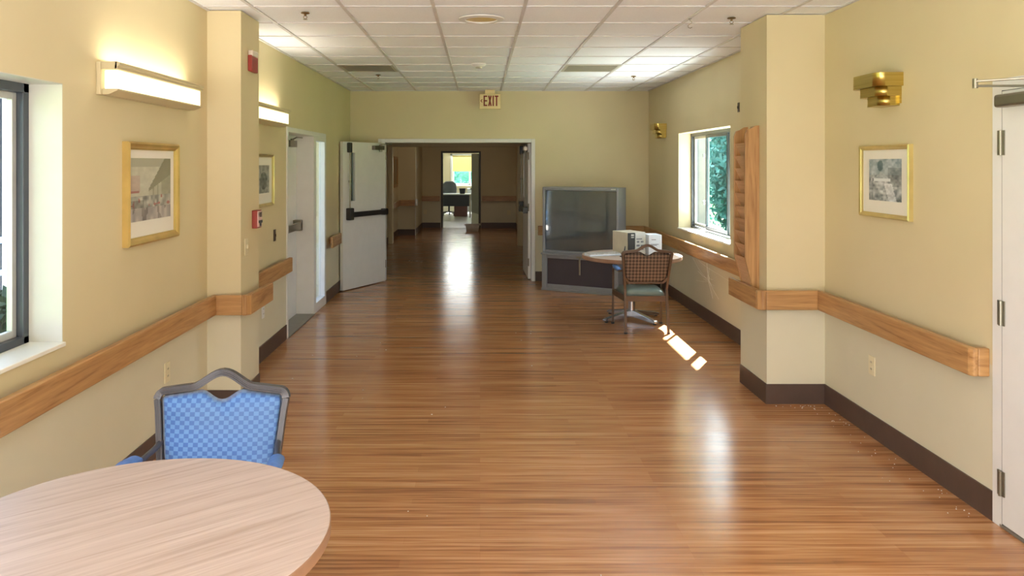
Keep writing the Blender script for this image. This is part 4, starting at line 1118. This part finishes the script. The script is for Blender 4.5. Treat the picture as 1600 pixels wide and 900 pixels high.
# ------------------------------------------------------------------ cobwebs and flakes
b = MB()
C0 = Vector((2.36, 8.05, 0.49))
rnd = random.Random(3)
for k in range(13):
    a = rnd.uniform(0, 2*PI); L_ = rnd.uniform(0.08, 0.34)
    p1 = C0+Vector((rnd.uniform(-0.02, 0.05), math.cos(a)*L_*1.5, math.sin(a)*L_*0.55))
    b.tube([C0+Vector((0, rnd.uniform(-0.05, 0.05), rnd.uniform(-0.02, 0.02))), (C0+p1)/2+Vector((0, 0, -0.012)), p1], 0.0015, 5)
b.tube(bez((2.34, 8.35, 0.66), (2.36, 8.2, 0.60), (2.37, 7.8, 0.60), (2.42, 7.6, 0.55), 10), 0.0011, 5)
b.tube(bez((2.34, 8.6, 0.66), (2.38, 8.4, 0.5), (2.38, 8.3, 0.5), (2.36, 8.05, 0.49), 10), 0.0009, 5)
o = b.build('cobweb', M['web'], None, origin=tuple(C0)); tag(o, 'ragged white cobweb hanging under the handrail by the right window', 'cobweb', kind='stuff')
b = MB(); rnd = random.Random(11)
def fleck(x_, y_, s_):
    a = rnd.uniform(0, PI); pts = [(x_+s_*rnd.uniform(0.5, 1)*math.cos(a+k*PI/2.5), y_+s_*rnd.uniform(0.5, 1)*math.sin(a+k*PI/2.5)) for k in range(5)]
    b.prism(pts, 'z', 0.0, 0.003)
for k in range(40): fleck(2.40-abs(rnd.gauss(0, 0.10)), rnd.uniform(3.7, 5.4), rnd.uniform(0.001, 0.004))
for k in range(16): fleck(rnd.uniform(2.02, 2.40), 5.47-abs(rnd.gauss(0, 0.03)), rnd.uniform(0.002, 0.006))
for k in range(26): fleck(rnd.uniform(-1.5, 0.6), rnd.uniform(3.2, 11), rnd.uniform(0.003, 0.008))
for k in range(8): fleck(rnd.uniform(-1.3, -1.0), rnd.uniform(13.4, 13.7), rnd.uniform(0.008, 0.02))
o = b.build('floor_debris', M['dust'], None, origin=(2.2, 4.6, 0)); tag(o, 'pale paint flakes and crumbs scattered on the wood floor', 'debris', kind='stuff')

# ------------------------------------------------------------------ far corridor and office
t = thing('plastic_tub', 'white plastic tub on the floor before the office doorway', 'tub', (-0.19, 19.6, 0))
b = MB()
def ring(w, d_, z): return [(-w, -d_, z), (w, -d_, z), (w, d_, z), (-w, d_, z)]
rs = [ring(0.145, 0.11, 0), ring(0.175, 0.13, 0.165), ring(0.195, 0.15, 0.17), ring(0.195, 0.15, 0.178), ring(0.170, 0.125, 0.175), ring(0.14, 0.105, 0.008)]
i = b._a([p for r_ in rs for p in r_])
for k in range(len(rs)-1):
    for j in range(4):
        j2 = (j+1) % 4; b.f.append((i+k*4+j, i+k*4+j2, i+k*4+4+j2, i+k*4+4+j)); b.sm.append(False)
b.f.append((i, i+1, i+2, i+3)); b.f.append((i+20, i+21, i+22, i+23)); b.sm += [False, False]
b.build('body', M['tub'], t, 0.006)
MB().box(-0.205, -0.18, -0.05, 0.05, 0.15, 0.168).box(0.18, 0.205, -0.05, 0.05, 0.15, 0.168).build('handles', M['tub'], t, 0.004)
# desk
t = thing('desk', 'dark fronted desk with a pale top in the bright office', 'desk', (-0.75, 24.8, 0), world=True)
MB().box(-1.5, -0.29, 24.45, 25.2, 0.715, 0.745).build('desk_top', M['deskt'], t, 0.004)
MB().box(-1.48, -0.33, 24.5, 24.53, 0.36, 0.715).build('modesty_panel', M['desk'], t)
for x_ in (-1.48, -0.335):
    for y_ in (24.47, 25.13): MB().box(x_, x_+0.04, y_, y_+0.04, 0, 0.715).build('leg', M['steel'], t)
MB().box(-0.82, -0.40, 24.75, 25.15, 0.02, 0.5).build('drawer_unit', M['cab'], t, 0.004)
t = thing('office_chair', 'grey swivel office chair behind the dark desk', 'office chair', (-1.02, 25.75, 0))
MB().lathe([(0.03, 0.10), (0.03, 0.42)], n=16).build('gas_column', M['black'], t)
for k in range(5):
    a = 2*PI*k/5+0.3
    ft = MB().bar([(0, 0, 0.12), (0.30*math.cos(a), 0.30*math.sin(a), 0.075)], 0.045, 0.035).build('base_leg', M['black'], t, 0.004)
    sub(ft, 'caster', MB().cyl((0.30*math.cos(a)-0.02, 0.30*math.sin(a), 0.032), (0.30*math.cos(a)+0.02, 0.30*math.sin(a), 0.032), 0.032), M['black'])
MB().box(-0.25, 0.25, -0.24, 0.24, 0.42, 0.51).build('seat', M['chairf'], t, 0.03, seg=3)
bp = [(-0.23, 0.58), (0.23, 0.58), (0.25, 0.85), (0.22, 1.03), (0.12, 1.11), (-0.12, 1.11), (-0.22, 1.03), (-0.25, 0.85)]
MB().prism(bp, 'y', 0.22, 0.31).build('backrest', M['chairf'], t, 0.03, seg=3)
MB().bar([(0, 0.18, 0.44), (0, 0.33, 0.47), (0, 0.33, 0.75)], 0.06, 0.02, (1, 0, 0)).build('back_support', M['black'], t)
t = thing('desk_tray', 'small dark bin standing on the office desk', 'bin', (-0.56, 24.75, 0.746))
b = MB(); b.lathe([(0.08, 0.0), (0.105, 0.16), (0.095, 0.16), (0.075, 0.01), (0.0001, 0.01)], n=24)
b.build('body', M['desk'], t); MB().lathe([(0.104, 0.152), (0.11, 0.156), (0.11, 0.166), (0.098, 0.166), (0.098, 0.152)], n=24).build('rim', M['black'], t)
t = thing('wall_heater', 'grey heater unit under the office window', 'heater', (0.2, 27.85, 0.1), world=True)
MB().box(-0.45, 0.75, 27.7, 27.99, 0.35, 0.82).build('cabinet', M['ptac'], t, 0.01)
b = MB()
for k in range(10): b.box(-0.4, 0.7, 27.692, 27.7, 0.40+0.025*k, 0.412+0.025*k)
b.build('grille', M['slate'], t)
MB().box(-0.45, 0.75, 27.72, 27.99, 0.0, 0.35).build('stand', M['ptac'], t)

# ------------------------------------------------------------------ outdoors
struct('ground', MB().box(-60, 60, -30, 90, -0.3, -0.15), M['grass'])
struct('path_outside', MB().box(-9, -2.2, 6.8, 40, -0.16, -0.10).box(2.75, 5.2, -2, 24, -0.16, -0.10).box(-3.9, -2.2, -2, 6.8, -0.16, -0.10), M['conc'])  # strip beside the near left window added to bounce daylight up
struct('wall_outside_wing', MB().box(3.3, 4.58, 15.6, 20.0, -0.15, 4.0), M['siding_w'])
def bush(name, label, loc, rad, hgt, mat, n, seed, group=None):
    rr = random.Random(seed)
    t = thing(name, label, 'bush', loc, 0, group)
    b = MB()
    for k in range(n):
        th = rr.uniform(0, 2*PI); ph = math.acos(rr.uniform(-0.9, 1)); q_ = rr.uniform(0.72, 1.05)
        d_ = Vector((math.sin(ph)*math.cos(th)*rad*q_, math.sin(ph)*math.sin(th)*rad*q_, hgt/2+math.cos(ph)*hgt/2*q_))
        u = Vector((rr.gauss(0, 1), rr.gauss(0, 1), rr.gauss(0, 1))).normalized(); w = u.orthogonal().normalized()
        s_ = rr.uniform(0.05, 0.11)
        b.face([d_-u*s_, d_+w*s_*0.45, d_+u*s_, d_-w*s_*0.45])
    b.build('foliage', mat, t)
    s = MB()
    for k in range(5):
        a = 2*PI*k/5; s.tube([(0.05*math.cos(a), 0.05*math.sin(a), 0), (rad*0.4*math.cos(a), rad*0.4*math.sin(a), hgt*0.6)], [0.04, 0.015], 8)
    s.build('stems', M['bark'], t)
    core = MB().lathe([(0.0001, hgt*0.06)]+[(rad*0.74*math.sin(PI*k/10), hgt*0.5-hgt*0.40*math.cos(PI*k/10)) for k in range(1, 10)]+[(0.0001, hgt*0.9)], n=20)
    core.build('inner_foliage', mat, t)
    return t
for k, (x_, y_, r_, h_, L_) in enumerate(((5.9, 17.0, 0.9, 4.4, 'tall blue-green bush seen through the right window, left of its pane'),
                                          (6.6, 20.0, 1.3, 5.0, 'tall blue-green bush seen through the right window, middle of its pane'),
                                          (5.6, 14.9, 0.75, 3.6, 'tall blue-green bush seen through the right window, at its right edge'))):
    bush('garden_bush', L_, (x_, y_, -0.15), r_, h_, M['leaf'], 6500, 20+k, 'bushes outside the right window')
bush('garden_bush', 'low green bush outside the near left window', (-3.7, 6.4, -0.15), 0.6, 0.8, M['leaf2'], 2200, 40)
bush('garden_bush', 'bluish tree outside the office window', (0.0, 34.5, -0.15), 2.6, 5.5, M['leaf'], 6000, 41)
b = MB()
for k in range(26):
    yy = 4.4+0.30*k; b.box(-6.05, -6.0-0.012*(k % 2), yy, yy+0.285, -0.15, 3.2)
t = thing('shed', 'grey-blue boarded shed wall outside the near left window', 'shed', (-6.1, 8.0, -0.15), world=True)
b.build('boards', M['siding'], t); MB().box(-7.6, -6.05, 4.3, 12.3, -0.15, 3.3).build('shed_body', M['siding'], t)
t = thing('garden_railing', 'blue garden railing outside the near left window', 'railing', (-4.9, 8, -0.15), world=True)
MB().box(-4.92, -4.88, 5.5, 10.5, 0.88, 0.94).box(-4.92, -4.88, 5.5, 10.5, 0.55, 0.60).build('rails', M['blueline'], t)
for yy in (5.5, 7.2, 8.9, 10.45): MB().box(-4.93, -4.87, yy, yy+0.06, -0.15, 0.98).build('post', M['blueline'], t)

for o in WORLD_ROOTS:
    if '_w' in o: del o['_w']
